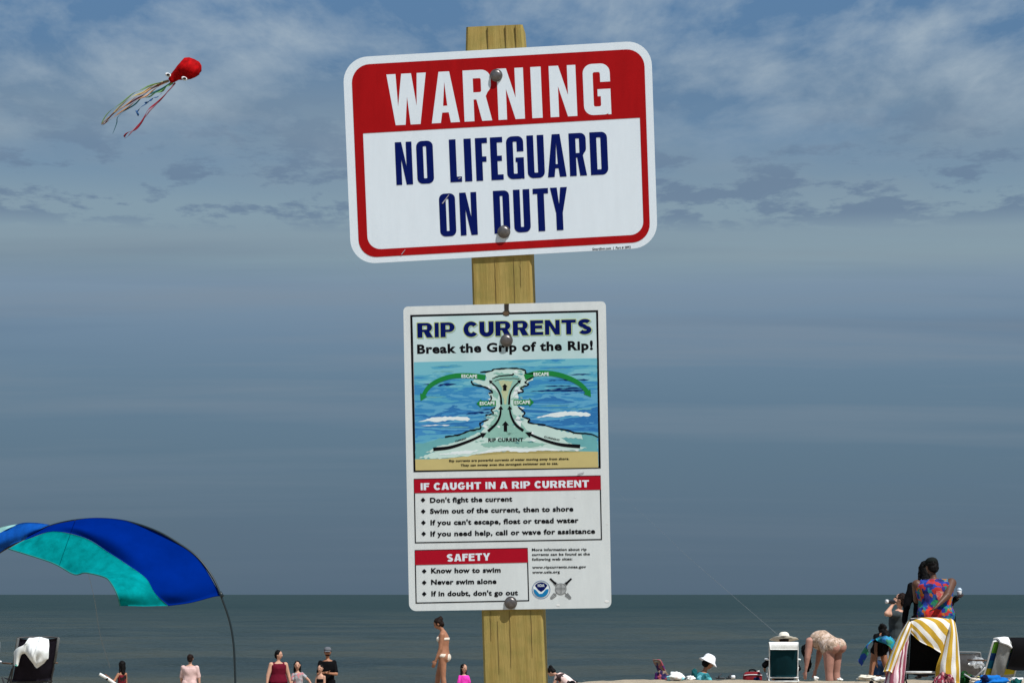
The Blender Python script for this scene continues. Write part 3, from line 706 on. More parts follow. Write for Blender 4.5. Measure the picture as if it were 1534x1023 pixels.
for i, (x0, x1, y, h_, mm_) in enumerate(((180, 360, 134, 5, M_teal_ink), (1060, 1240, 112, 5, M_teal_ink), (230, 380, 232, 9, M_deep), (90, 240, 232, 4, M_deep), (1235, 1410, 156, 6, M_deep), (1080, 1400, 198, 7, M_deep), (940, 1360, 278, 9, M_deep), (1090, 1345, 262, 8, M_deep), (1000, 1260, 246, 4, M_navy), (450, 640, 448, 9, M_deep), (540, 660, 425, 5, M_deep), (100, 330, 545, 6, M_pale), (250, 480, 560, 5, M_teal_ink), (80, 300, 330, 5, M_teal_ink), (1010, 1250, 395, 5, M_teal_ink), (1090, 1420, 420, 4, M_teal_ink), (200, 420, 92, 4, M_teal_ink), (700, 900, 76, 3, M_teal_ink))):
    dia('poster_streak', [rough_loop([(x0, y + h_), ((x0 + x1) / 2, y - h_ * .7), (x1, y - h_ * .2), (x1 - 20, y + h_ * .8), ((x0 + x1) / 2, y + h_)], h_ * .6, 22, 40. + i)], mm_, 2)
def stroke(p, hw, seed, amp=4, step=16, lay=7, m=None):
    c = [(q.x, q.y) for q in catmull([(x, y, 0) for x, y in p], max(3, len(p) * 5))]
    L, R = [], []
    for i, (x, y) in enumerate(c):
        a = c[max(0, i - 1)]; b_ = c[min(len(c) - 1, i + 1)]; d = V((b_[0] - a[0], b_[1] - a[1], 0)); d.normalize(); s = i / (len(c) - 1)
        h_ = hw(s) if callable(hw) else hw; j = amp * noise.noise(V((i * .9, seed, 0)))
        L.append((x - d.y * h_ + j, y + d.x * h_ + j)); R.append((x + d.y * h_ + j, y - d.x * h_ + j))
    dia('poster_line', [L + R[::-1]], m or M_black, lay)
jag = lambda s: 3.2 + 3.4 * abs(math.sin(s * 21))
stroke([(560, 140), (640, 132), (670, 118), (760, 112), (850, 112), (905, 128), (910, 150), (980, 150)], jag, 1)
stroke([(650, 190), (710, 170), (800, 162), (815, 150)], lambda s: 3 + 4 * s, 2); stroke([(670, 210), (730, 190), (860, 190)], 2.5, 3)
stroke([(490, 205), (510, 235), (600, 255), (655, 292), (625, 300)], jag, 4); stroke([(640, 315), (645, 345), (625, 370)], jag, 5)
stroke([(675, 410), (645, 430), (660, 455), (600, 470)], jag, 6); stroke([(625, 500), (560, 530), (560, 570), (470, 590), (400, 618), (290, 635)], jag, 7)
stroke([(975, 170), (905, 215), (930, 235), (870, 260), (890, 285), (845, 300)], jag, 8); stroke([(850, 405), (900, 450), (885, 480), (940, 500), (930, 525), (1060, 545)], jag, 9)
stroke([(1060, 548), (1140, 570), (1230, 585), (1290, 605), (1400, 612), (1462, 636)], lambda s: 3 + 3 * math.sin(3 * s), 10)
# arrows
def arrow(p, hw, head, hl, m, lay, taper=.5):
    c = [(q.x, q.y) for q in catmull([(x, y, 0) for x, y in p], 18)]; L, R = [], []
    tip = V((*c[-1], 0)); d = V((c[-1][0] - c[-3][0], c[-1][1] - c[-3][1], 0)).normalized(); basec = tip - d * hl
    c = [q for q in c if (V((*q, 0)) - tip).length > hl * .9]; c.append((basec.x, basec.y))
    for i, (x, y) in enumerate(c):
        a = c[max(0, i - 1)]; b_ = c[min(len(c) - 1, i + 1)]; e = V((b_[0] - a[0], b_[1] - a[1], 0)).normalized(); h_ = hw * lerp(1, taper, i / (len(c) - 1))
        L.append((x - e.y * h_, y + e.x * h_)); R.append((x + e.y * h_, y - e.x * h_))
    n = V((-d.y, d.x, 0)); hp = [(basec + n * head)[:2], tip[:2], (basec - n * head)[:2]]
    dia('poster_arrow', [L + hp + R[::-1]], m, lay)
arrow([(600, 182), (500, 168), (370, 168), (250, 200), (160, 260), (104, 360)], 20, 30, 52, M_green, 7, .75)
arrow([(900, 178), (990, 150), (1120, 152), (1250, 190), (1340, 245), (1408, 330)], 21, 32, 52, M_green, 7, .75)
arrow([(680, 378), (530, 380)], 20, 33, 36, M_green, 7, 1); arrow([(815, 372), (972, 370)], 20, 33, 36, M_green, 7, 1)
arrow([(722, 388), (715, 320), (685, 260), (628, 202)], 8, 17, 24, M_black, 8, .6); arrow([(780, 388), (788, 310), (815, 255), (872, 200)], 8, 17, 24, M_black, 8, .6)
arrow([(620, 592), (680, 535), (712, 470), (718, 395)], 11, 19, 30, M_black, 8, .6); arrow([(890, 588), (830, 540), (795, 470), (782, 395)], 11, 19, 30, M_black, 8, .6)
arrow([(200, 730), (330, 715), (480, 665), (608, 605)], 14, 23, 44, M_black, 8, .6); arrow([(1325, 708), (1180, 695), (1050, 660), (903, 600)], 14, 23, 48, M_black, 8, .6)
arrow([(748, 282), (748, 228)], 13, 22, 24, M_black, 8, 1); arrow([(753, 594), (753, 514)], 13, 27, 32, M_black, 8, 1)
d5 = lambda x, y: D5(x, y)
for s_, a, b_, cp in (('ESCAPE', (416, 182), (536, 184), 25), ('ESCAPE', (968, 168), (1085, 166), 25), ('ESCAPE', (556, 391), (672, 388), 25), ('ESCAPE', (822, 384), (942, 381), 25)):
    words_(RS, s_, d5(*a), d5(*b_), cp / 5.113, M_pale, 9, tR, .035)
words_(RS, 'RIP CURRENT', d5(622, 672), d5(890, 670), 28 / 5.113, M_black, 9, tR, .035)
words_(RS, 'CURRENT', d5(368, 675), d5(455, 652), 14 / 5.113, M_black, 9, tR, .03); words_(RS, 'CURRENT', d5(1050, 640), d5(1170, 668), 14 / 5.113, M_black, 9, tR, .03)
words_(RS, 'Rip currents are powerful currents of water moving away from shore.', d5(322, 826), d5(1242, 809), 17 / 5.113, M_black, 9, tR, .035)
words_(RS, 'They can sweep even the strongest swimmer out to sea.', d5(410, 860), d5(1157, 845), 17 / 5.113, M_black, 9, tR, .035)
# headlines
M_lime = ink('lime_edge_ink', (.50, .60, .22)); M_tshadow = ink('grey_teal_ink', (.33, .48, .48))
headline(RS, 'RIP CURRENTS', (626.6, 507.6), (888.6, 501.6), 22.0, M_tshadow, 2, tR, .8)
headline(RS, 'RIP CURRENTS', (625.2, 506.3), (887.2, 500.2), 22.2, M_lime, 3, tR, .9)
headline(RS, 'RIP CURRENTS', (625.4, 506.1), (887.0, 500.1), 22.0, M_navy, 4, tR)
words_(RS, 'Break the Grip of the Rip!', (625.0, 529.4), (888.4, 523.4), 13.4, M_black, 3, tR, .042)
# boxed advice
C3 = lambda x, y: (600 + x / 4.448, 700 + y / 4.448)
print_(RS, 'black_frame', frame_px(C3(88, 75), C3(1334, 52), C3(1343, 482), C3(96, 504), 1.6), M_black, 1, tR)
print_(RS, 'red_header', [quad_px(C3(90, 80), C3(1332, 57), C3(1335, 148), C3(92, 171))], M_crim, 2, tR)
headline(RS, 'IF CAUGHT IN A RIP CURRENT', C3(135, 151), C3(1256, 131), 10.6, M_white, 3, tR, gap=.11)
def bullet(x, y, r=16):
    dia_ = [C3(x, y - r), C3(x + r, y), C3(x, y + r), C3(x - r, y)]; print_(RS, 'bullet', [[RS.dom(*q) for q in dia_]], M_black, 2, tR)
for s_, a, b_, by in (("Don't fight the current", (197, 233), (745, 224), 216), ('Swim out of the current, then to shore', (197, 306), (1152, 290), 292), ("If you can't escape, float or tread water", (200, 382), (1187, 366), 367), ('If you need help, call or wave for assistance', (200, 457), (1297, 438), 441)):
    words_(RS, s_, C3(*a), C3(*b_), 7.4, M_black, 2, tR, .04); bullet(150 + (by - 216) * .02, by)
print_(RS, 'black_frame', frame_px(C3(94, 549), C3(848, 534), C3(858, 889), C3(101, 905), 1.6), M_black, 1, tR)
print_(RS, 'red_header', [quad_px(C3(96, 554), C3(846, 539), C3(849, 632), C3(98, 649))], M_crim, 2, tR)
headline(RS, 'SAFETY', C3(308, 626), C3(598, 618), 11, M_white, 3, tR)
for s_, a, b_, by in (('Know how to swim', (204, 702), (668, 697), 690), ('Never swim alone', (204, 778), (640, 772), 766), ("If in doubt, don't go out", (206, 855), (783, 848), 841)):
    words_(RS, s_, C3(*a), C3(*b_), 7.4, M_black, 2, tR, .04); bullet(158, by)
for s_, a, b_ in (('More information about rip', (876, 555), (1240, 552)), ('currents can be found at the', (876, 587), (1262, 583)), ('following web sites:', (876, 619), (1145, 616)), ('www.ripcurrents.noaa.gov', (878, 672), (1237, 668)), ('www.usla.org', (878, 705), (1062, 702))):
    words_(RS, s_, C3(*a), C3(*b_), 3.9, M_black, 2, tR, .03)
# agency roundel: navy above, blue below, white bird between
def circ(cx, cy, r, a0=0, a1=360, n=28): return [C3(cx + r * math.cos(math.radians(lerp(a0, a1, i / n))), cy + r * math.sin(math.radians(lerp(a0, a1, i / n)))) for i in range(n + (a1 - a0 < 360))]
def c3(name, loops, m, lay): print_(RS, name, [[RS.dom(*q) for q in lp] for lp in loops], m, lay, tR)
cx, cy = 937, 813
c3('agency_emblem', [circ(cx, cy, 61), circ(cx, cy, 58)], ink('blue_ink', (.02, .12, .33)), 2)
c3('agency_emblem', [circ(cx, cy, 50)], M_pale, 2)
c3('agency_emblem', [[C3(cx - 42, cy - 26)] + circ(cx, cy, 50, 212, 328, 14) + [C3(cx + 42, cy - 26), C3(cx + 20, cy + 2), C3(cx, cy + 16), C3(cx - 20, cy + 2)]], M_navy, 3)
c3('agency_emblem', [circ(cx, cy, 50, -6, 186, 18) + [C3(cx - 34, cy + 2), C3(cx - 12, cy + 28), C3(cx + 8, cy + 26), C3(cx + 32, cy - 2)]], ink('sky_blue_ink', (.01, .20, .45)), 3)
words_(RS, 'NOAA', C3(cx - 22, cy - 19), C3(cx + 22, cy - 20), 4.2, M_pale, 4, tR, .03)
M_grey_ink = ink('grey_ink', (.22, .23, .23))
cx, cy = 1068, 808
for dx in (-1, 1):
    def P_(s, o_): return C3(cx + dx * s * 72 + dx * o_ * .7, cy - s * 70 + o_ * .7)
    c3('lifesaving_emblem', [[P_(.45, -7), P_(.98, -6), P_(1.0, 6), P_(.45, 7)]], M_black, 3)
    c3('lifesaving_emblem', [[P_(-.95, -3), P_(.45, -3), P_(.45, 3), P_(-.95, 3)], ], M_grey_ink, 2)
    c3('lifesaving_emblem', [[P_(.3, -12), P_(.6, -10), P_(.6, 10), P_(.3, 12)], [P_(.34, -8), P_(.56, -6), P_(.56, 6), P_(.34, 8)]], M_grey_ink, 3)
    c3('lifesaving_emblem', [[P_(-.9, -9), P_(-.5, -14), P_(-.5, 14), P_(-.9, 9)], [P_(-.84, -5), P_(-.56, -8), P_(-.56, 8), P_(-.84, 5)]], M_grey_ink, 3)
c3('lifesaving_emblem', [circ(cx, cy, 38)], ink('mid_grey_ink', (.38, .40, .40)), 4)
c3('lifesaving_emblem', [circ(cx, cy, 38), circ(cx, cy, 34)], M_grey_ink, 5)
c3('lifesaving_emblem', [[C3(cx - 6, cy - 30), C3(cx + 6, cy - 30), C3(cx + 6, cy + 30), C3(cx - 6, cy + 30)], [C3(cx - 2, cy - 26), C3(cx + 2, cy - 26), C3(cx + 2, cy + 26), C3(cx - 2, cy + 26)]], M_grey_ink, 5)
c3('lifesaving_emblem', [[C3(cx - 30, cy - 8), C3(cx + 30, cy - 8), C3(cx + 30, cy + 6), C3(cx - 30, cy + 6)], [C3(cx - 26, cy - 4), C3(cx + 26, cy - 4), C3(cx + 26, cy + 2), C3(cx - 26, cy + 2)]], M_grey_ink, 6)
# keyhole slot at the top edge, a stain below it, and corner dents
C2 = lambda x, y: (590 + x / 3.653, 440 + y / 3.653)
def c2(name, lp, m, lay): return print_(RS, name, [[RS.dom(*C2(*q)) for q in lp]], m, lay, tR)
c2('mounting_slot', [(604, 56), (630, 55), (629, 90), (636, 104), (630, 120), (614, 124), (598, 118), (592, 104), (606, 92)], mat('slot_dark', (.035, .028, .02), .9), 5)
c2('mounting_slot', [(600, 98), (626, 97), (630, 112), (614, 120), (600, 114)], mat('rust_brown', (.12, .075, .04), .9, var=.4), 6)
c2('scratch', [(1205 / 1.0 - 200, 985), (1040, 975), (1042, 980), (1006, 990)], ink('worn_ink', (.38, .36, .40)), 9)
M_dent = mat('bright_dent', (.85, .86, .84), .3, var=.1)
for x, y, r in ((1375, 890, 12), (1050, 915, 10), (1378, 375, 5), (1165, 200, 4)):
    q = [C3(x + r * math.cos(a) * 1.3, y + r * math.sin(a * 1.0) * .8) for a in [i * .9 for i in range(7)]]
    print_(RS, 'dent', [[RS.dom(*z) for z in q]], M_dent, 1, tR)
bolt(tR, 590 + 617 / 3.653, 440 + 256 / 3.653, 9.2); bolt(tR, 600 + 735 / 4.448, 700 + 900 / 4.448, 9.2)

# ------------------------------------------------------------------ people
SK = {'fair': mat('skin_fair', (.52, .29, .20), .6, var=.16, vs=8, spec=.25), 'tan': mat('skin_tan', (.34, .155, .088), .55, var=.18, vs=8, spec=.25),
      'brown': mat('skin_brown', (.10, .045, .026), .5, var=.2, vs=7, spec=.3), 'dark': mat('skin_dark', (.03, .015, .010), .5, var=.2, vs=5), 'pink': mat('skin_pink', (.42, .215, .165), .6, var=.18, vs=8, spec=.25)}
HAIR = {'black': mat('hair_black', (.004, .0035, .0035), .7, var=.4, vs=60, spec=.12), 'brown': mat('hair_dark_brown', (.014, .007, .005), .7, var=.5, vs=60, spec=.12), 'grey': mat('hair_grey', (.10, .09, .085), .6)}
M_eye = mat('eye_dark', (.01, .008, .008), .2); M_lip = mat('lip', (.28, .07, .06), .5)
def cloth(name, c, **k): return mat(name, c, k.pop('rough', .85), var=k.pop('var', .14), vs=k.pop('vs', 11), bump=.25, bs=90, spec=.08, **k)
def ik(A, T, l1, l2, pole):
    A, T, pole = V(A), V(T), V(pole); d = T - A; L = min(d.length, (l1 + l2) * .985); n = d.normalized(); T = A + n * L
    x = (l1 * l1 - l2 * l2 + L * L) / (2 * L); h = math.sqrt(max(0, l1 * l1 - x * x)); q = (pole - n * pole.dot(n)).normalized()
    return A + n * x + q * h, T
def body_frame(ang):
    a = math.radians(ang); return V((math.cos(a), -math.sin(a), 0)), V((math.sin(a), math.cos(a), 0)), V((0, 0, 1))
RING = {'m': [(-.14, .075, .060), (0, .092, .068), (.35, .083, .060), (.7, .098, .066), (.84, .096, .058), (.93, .078, .048), (1.0, .040, .038)],
        'f': [(-.14, .078, .062), (0, .102, .074), (.38, .074, .055), (.7, .084, .064), (.84, .082, .052), (.93, .066, .042), (1.0, .034, .032)],
        'k': [(-.14, .070, .060), (0, .084, .066), (.4, .075, .060), (.7, .080, .060), (.84, .080, .052), (.93, .064, .042), (1.0, .036, .034)]}
def person(px, d, ang, label, H=None, top_py=None, sex='m', girth=1., skin='fair', hair='black', style='short', s1=(0, 0, 1), s2=(0, 0, 1), hd=(0, .1, 1), face=None,
           aL=((-.18, 0, -1), (-.08, .15, -1)), aR=((.18, 0, -1), (.08, .15, -1)), lL=((-.06, .04, -1), (0, -.03, -1)), lR=((.06, -.02, -1), (0, -.03, -1)),
           outfit=(), hat=None, pelvis=None, hs=1., group=None, curl=.5, feet=True, poleL=None, poleR=None):
    r, f, u = body_frame(ang); B = lambda v: r * v[0] + f * v[1] + u * v[2]; nb = lambda v: B(v).normalized()
    x = W(px, 950, d).x; gz = ground(x, d)
    if H is None: H = (W(px, top_py, d).z - gz) / 1.0
    TLEN = .30 * H
    legs = [(nb(l[0]), nb(l[1])) for l in (lL, lR)]
    ul, ll, an = .245 * H, .235 * H, .045 * H
    if pelvis is None:
        drop = max(-(a.z * ul + b.z * ll) for a, b in legs) + an + .035 * H
        P = V((x, d, gz + drop))
    else: P = V(pelvis)
    S1, S2 = nb(s1), nb(s2)
    def S(t_): return P + S1 * (TLEN * t_) if t_ < .5 else P + S1 * (TLEN * .5) + S2 * (TLEN * (t_ - .5))
    def Sd(t_): return S1.lerp(S2, max(0, min(1, (t_ - .25) / .5))).normalized()
    def ringat(t_, inf=0.):
        T = RING[sex]
        for (a, wa, da), (b, wb, db) in zip(T, T[1:]):
            if t_ <= b or b == 1.0: q = max(0, min(1, (t_ - a) / (b - a))); w_, dd = lerp(wa, wb, q), lerp(da, db, q); break
        dr = Sd(t_); side = (r - dr * r.dot(dr)).normalized(); back = side.cross(dr)
        g_ = girth if t_ < .85 else lerp(girth, 1, (t_ - .85) / .15); gd = 1 + (girth - 1) * 1.25
        return S(t_), side * (w_ * H * g_ + inf), back * (dd * H * (gd if t_ < .85 else 1) + inf)
    th = thing('person', label, 'person', V((P.x, P.y, min(gz, P.z))), group)
    FN = (f - S1 * f.dot(S1)); FN = FN.normalized() if FN.length > .2 else f
    prims = [loft([ringat(t_) for t_ in (-.14, -.05, .08, .25, .4, .55, .7, .84, .89, .93, .97, 1.0)], 18)]
    if sex == 'f':
        for s in (-1, 1): prims.append(ellipsoid(S(.68) + r * (s * .042 * H) + f * (.045 * H), r * .034 * H, f * .034 * H, u * .036 * H))
    for s in (-1, 1): prims.append(ellipsoid(S(-.05) + r * (s * .044 * H * girth) - FN * (.030 * H * girth), r * .052 * H * girth, FN * .052 * H * girth, S1 * .058 * H * girth))
    neck0 = S(.97); HD = nb(hd); hc = S(1.0) + HD * (.105 * H * hs)
    prims.append(capsule(neck0, hc, .030 * H, .027 * H))
    hf = nb(face) if face else f
    hf = (hf - HD * hf.dot(HD)).normalized(); hsd = hf.cross(HD).normalized(); k = H * hs
    prims.append(ellipsoid(hc + hf * .004 * k, hsd * .046 * k, hf * .055 * k, HD * .064 * k, 18, 13))
    prims.append(ellipsoid(hc + hf * .022 * k - HD * .034 * k, hsd * .032 * k, hf * .030 * k, HD * .030 * k))
    prims.append(capsule(hc + hf * .055 * k + HD * .004 * k, hc + hf * .066 * k - HD * .014 * k, .006 * k, .008 * k))
    for s in (-1, 1): prims.append(ellipsoid(hc + hsd * (s * .047 * k) - HD * .003 * k, hsd * .008 * k, hf * .011 * k, HD * .017 * k))
    J = {}
    for s, a, nm, pole in ((-1, aL, 'L', poleL), (1, aR, 'R', poleR)):
        c, sd_, bk = ringat(.84); sh = c + sd_.normalized() * s * (sd_.length * .98)
        l1, l2 = .172 * H, .148 * H
        if a[0] == 'ik':
            T = V(a[1]); el, wr = ik(sh, T, l1, l2, B(pole or (s * .6, -.4, -.6))); d2 = (wr - el).normalized()
        else: el = sh + nb(a[0]) * l1; d2 = nb(a[1]); wr = el + d2 * l2
        g = lerp(1, girth, 1.0); J['sh' + nm], J['el' + nm], J['wr' + nm] = sh, el, wr
        prims += [capsule(sh, el, .031 * H * g, .023 * H * g), capsule(el, wr, .024 * H * g, .0155 * H)]
        side = (f - d2 * f.dot(d2)); side = side.normalized() if side.length > .2 else (u - d2 * u.dot(d2)).normalized(); nrm = d2.cross(side)
        hl = .10 * H; palm = wr + d2 * hl * .30
        prims.append(ellipsoid(palm, side * hl * .24, nrm * hl * .13, d2 * hl * .36, 10, 7))
        for q, fl in enumerate((.40, .46, .43, .34)):
            st_ = wr + d2 * hl * .5 + side * hl * (.20 - .135 * q); m1 = st_ + (d2 + nrm * curl * .4 * -s).normalized() * hl * fl * .55; m2 = m1 + (d2 + nrm * curl * 1.1 * -s).normalized() * hl * fl * .5
            prims += [capsule(st_, m1, .0085 * H / 1.7 + .0006, .0082 * H / 1.7, 8), capsule(m1, m2, .0082 * H / 1.7, .007 * H / 1.7, 8)]
        tb = wr + d2 * hl * .12 + side * hl * .2; prims.append(capsule(tb, tb + (d2 * .8 + side * .6).normalized() * hl * .42, .010 * H / 1.7, .0085 * H / 1.7, 8))
        J['hand' + nm] = palm + d2 * hl * .25
    for s, (d1, d2), nm in ((-1, legs[0], 'L'), (1, legs[1], 'R')):
        hp = P + r * s * .050 * H * girth - S1 * .0 ; kn = hp + d1 * ul; ank = kn + d2 * ll
        g = lerp(1, girth, .8); J['hp' + nm], J['kn' + nm], J['an' + nm] = hp, kn, ank
        prims += [capsule(hp, kn, .056 * H * g, .033 * H * g), capsule(kn, kn.lerp(ank, .35), .033 * H * g, .033 * H * g), capsule(kn.lerp(ank, .3), ank, .033 * H * g, .020 * H)]
        ft = (f - d2 * f.dot(d2)); ft = ft.normalized() if ft.length > .3 else f
        ft = V((ft.x, ft.y, min(ft.z, .0))).normalized() if abs(d2.z) > .5 else ft
        prims += [capsule(ank - ft * .02 * H - u * .018 * H, ank + ft * .10 * H - u * .030 * H, .022 * H, .016 * H)]
        for q in range(5): prims.append(capsule(ank + ft * .095 * H + r * (.024 - .012 * q) * H - u * .033 * H, ank + ft * (.128 - .006 * q) * H + r * (.026 - .013 * q) * H - u * .036 * H, .0085 * H, .007 * H, 6))
    vox = .011 if H > 1.4 else .010
    remeshed('body', prims, SK[skin], th, vox, 7)
    for s in (-1, 1): obj('eye', ellipsoid(hc + hsd * s * .018 * k + hf * .051 * k + HD * .008 * k, hsd * .009 * k, hf * .006 * k, HD * .005 * k, 8, 5), M_eye, th)
    obj('mouth', ellipsoid(hc + hf * .053 * k - HD * .032 * k, hsd * .015 * k, hf * .004 * k, HD * .004 * k, 8, 5), M_lip, th)
    # hair
    hp_ = []
    if style != 'none':
        hp_.append(ellipsoid(hc - hf * .010 * k + HD * .012 * k, hsd * .053 * k, hf * .056 * k, HD * .060 * k, 16, 11))
        hp_.append(ellipsoid(hc - hf * .026 * k - HD * .020 * k, hsd * .045 * k, hf * .038 * k, HD * .045 * k))
    if style == 'long':
        hp_.append(capsule(hc - hf * .035 * k, hc - hf * .045 * k - HD * .13 * k, .046 * k, .030 * k, side=hsd, flat=.7))
        for s in (-1, 1): hp_.append(capsule(hc + hsd * s * .040 * k - hf * .01 * k, hc + hsd * s * .046 * k - HD * .10 * k - hf * .01 * k, .022 * k, .016 * k))
    if style == 'hang':                                      # falls straight down from a bowed head
        hp_.append(capsule(hc - hf * .02 * k, hc - u * .16 * k + hf * .015 * k, .056 * k, .036 * k)); hp_.append(capsule(hc, hc - u * .22 * k, .042 * k, .018 * k))
    if style == 'bun': hp_.append(ellipsoid(hc - hf * .055 * k + HD * .038 * k, hsd * .030 * k, hf * .030 * k, HD * .030 * k))
    if style == 'crop': pass
    if hp_: remeshed('hair', hp_, HAIR[hair], th, .010, 3)
    # garments
    for g in outfit:
        kind, m_ = g[0], g[1]
        if kind == 'top':
            t0, t1, sl = g[2], g[3], g[4]; inf = g[5] if len(g) > 5 else .014; n_ = 14
            pr = [loft([ringat(lerp(t0, t1, i / n_), inf + (.012 if i == 0 else 0)) for i in range(n_ + 1)], 22)]
            if t0 < .03:
                for s in (-1, 1): pr.append(ellipsoid(S(-.03) + r * (s * .044 * H * girth) - FN * (.030 * H * girth), r * (.052 * H * girth + inf), FN * (.052 * H * girth + inf), S1 * (.055 * H * girth + inf)))
            for nm in 'LR':
                sh, el, wr = J['sh' + nm], J['el' + nm], J['wr' + nm]
                if sl <= 0:
                    pr.append(capsule(sh.lerp(ringat(.84)[0], .30) + S2 * .012 * H, S(.95).lerp(sh, .45) , .030 * H, .026 * H)); continue
                e1 = sh.lerp(el, min(1, sl)); pr.append(capsule(sh, e1, .031 * H * girth + .010, .025 * H * girth + .016))
                if sl > 1: pr.append(capsule(el, el.lerp(wr, sl - 1), .030 * H, .024 * H))
            remeshed(g[6] if len(g) > 6 else 'shirt', pr, m_, th, .011, 2)
        elif kind == 'bottom':
            lf, t1 = g[2], g[3]; inf = g[4] if len(g) > 4 else .016
            pr = [loft([ringat(lerp(-.14, t1, i / 5), inf) for i in range(6)], 22)]
            if lf > .05:
                for s in (-1, 1): pr.append(ellipsoid(S(-.04) + r * (s * .044 * H * girth) - FN * (.030 * H * girth), r * (.052 * H * girth + inf), FN * (.052 * H * girth + inf), S1 * (.058 * H * girth + inf)))
                for nm in 'LR':
                    a, b = J['hp' + nm], J['kn' + nm]; e = a.lerp(b, min(lf, 1)); rr = lerp(.056, .036, min(lf, 1)) * H * lerp(1, girth, .8)
                    ax, bx = perp(b - a); pr.append(loft([(a, ax * (.056 * H * girth + inf), bx * (.056 * H * girth + inf)), (e, ax * (rr + inf * 1.3), bx * (rr + inf * 1.3))], 16))
            else:
                for s in (-1, 1): pr.append(ellipsoid(S(-.05) + r * (s * .040 * H * girth) - FN * (.030 * H * girth), r * (.050 * H * girth + inf), FN * (.052 * H * girth + inf), S1 * (.050 * H * girth + inf)))
            remeshed(g[5] if len(g) > 5 else 'shorts', pr, m_, th, .010, 2)
        elif kind == 'band':
            t0, t1 = g[2], g[3]; pr = [loft([ringat(lerp(t0, t1, i / 3), .007) for i in range(4)], 22)]
            if sex == 'f':
                for s in (-1, 1): pr.append(ellipsoid(S(.68) + r * (s * .042 * H) + f * (.047 * H), r * .037 * H, f * .037 * H, u * .034 * H))
            remeshed('bikini_top', pr, m_, th, .009, 2)
    # hats
    if hat:
        kind, m_ = hat; hv = HD; c0 = hc + hv * .022 * k - hf * .004 * k
        if kind == 'cap':
            obj('cap', join(loft([(c0 + hv * z * k, hsd * q * k, hf * q * 1.13 * k) for z, q in ((-.004, .054), (.02, .054), (.038, .045), (.050, .028), (.054, .008))], 18),
                            loft([(c0 + hf * (.045 + .045 * s) * k + hv * (.000 - .006 * s) * k, hsd * (.048 - .018 * s * s) * k, hv * .003 * k) for s in (0, .3, .6, .85, 1)], 10)), m_, th)
        else:
            br = .155 if kind == 'sun' else .095; dr = .018 if kind == 'sun' else .030
            rg = [(-dr, br), (-dr + .002, br * .985), (.0, .062), (.022, .058), (.042, .052), (.056, .036), (.061, .010)]
            pts = []
            vf = loft([(c0 + hv * z * k, hsd * q * k, hf * q * 1.08 * k) for z, q in rg], 26)
            o_ = obj('sun_hat', vf, m_, th)
            for v in o_.data.vertices:
                rad = (V(v.co) + org(th) - c0); h_ = rad.dot(hv); rr = (rad - hv * h_).length
                if rr > .07 * k: v.co += hv * (.014 * k * noise.noise(rad * 7 + V((px, 0, 0))))
            if kind == 'sun': obj('hat_band', loft([(c0 + hv * z * k, hsd * q * k, hf * q * 1.08 * k) for z, q in ((.001, .064), (.012, .062))], 24), cloth('hat_band', (.25, .23, .2)), th)
    th['_j'] = 0
    return th, J, dict(P=P, hc=hc, hf=hf, HD=HD, S=S, H=H, f=f, r=r, u=u)

def colour_cells(name, cols, scale, warp=.5, rough=.85):
    m, t, b = bsdf_mat(name); co = N(t, 'ShaderNodeTexCoord').outputs['Object']
    n = N(t, 'ShaderNodeTexNoise', i_Scale=scale * .8, i_Detail=4); t.links.new(co, n.inputs['Vector'])
    a = N(t, 'ShaderNodeVectorMath', operation='MULTIPLY_ADD'); t.links.new(n.outputs[1], a.inputs[0]); a.inputs[1].default_value = (warp,) * 3; t.links.new(co, a.inputs[2])
    v = N(t, 'ShaderNodeTexVoronoi', i_Scale=scale); t.links.new(a.outputs[0], v.inputs['Vector'])
    s = N(t, 'ShaderNodeSeparateColor'); t.links.new(v.outputs['Color'], s.inputs[0])
    st = [((i + .001) / len(cols), c) for i, c in enumerate(cols)]
    t.links.new(ramp(t, s.outputs[0], st, 'CONSTANT'), b.inputs['Base Color']); b.inputs['Roughness'].default_value = rough; b.inputs['Specular IOR Level'].default_value = .15
    return m
def stripes(name, cols, n, axis='u', diag=0., rough=.9, warp=.02, shift=0.):
    """repeating woven stripes along one UV direction"""
    m, t, b = bsdf_mat(name); uvn = N(t, 'ShaderNodeTexCoord').outputs['UV']; s = N(t, 'ShaderNodeSeparateXYZ'); t.links.new(uvn, s.inputs[0])
    a, c = (s.outputs[0], s.outputs[1]) if axis == 'u' else (s.outputs[1], s.outputs[0])
    nz = N(t, 'ShaderNodeTexNoise', i_Scale=6., i_Detail=3); t.links.new(uvn, nz.inputs['Vector'])
    q = math_(t, 'ADD', math_(t, 'ADD', a, math_(t, 'MULTIPLY', c, diag)), math_(t, 'MULTIPLY', nz.outputs[0], warp))
    q = math_(t, 'FRACT', math_(t, 'ADD', math_(t, 'MULTIPLY', q, n), shift))
    rc = ramp(t, q, [(i / len(cols), x) for i, x in enumerate(cols)], 'CONSTANT')
    n2 = N(t, 'ShaderNodeTexNoise', i_Scale=120., i_Detail=3); t.links.new(N(t, 'ShaderNodeTexCoord').outputs['Object'], n2.inputs['Vector'])
    t.links.new(mix(t, .5, rc, mix(t, 1., rc, ramp(t, n2.outputs[0], [(.3, .75), (.7, 1.2)]), 'MULTIPLY')), b.inputs['Base Color'])
    bp = N(t, 'ShaderNodeBump', i_Strength=.5, i_Distance=.006); t.links.new(n2.outputs[0], bp.inputs['Height']); t.links.new(bp.outputs[0], b.inputs['Normal'])
    b.inputs['Roughness'].default_value = rough; b.inputs['Specular IOR Level'].default_value = .1
    return m

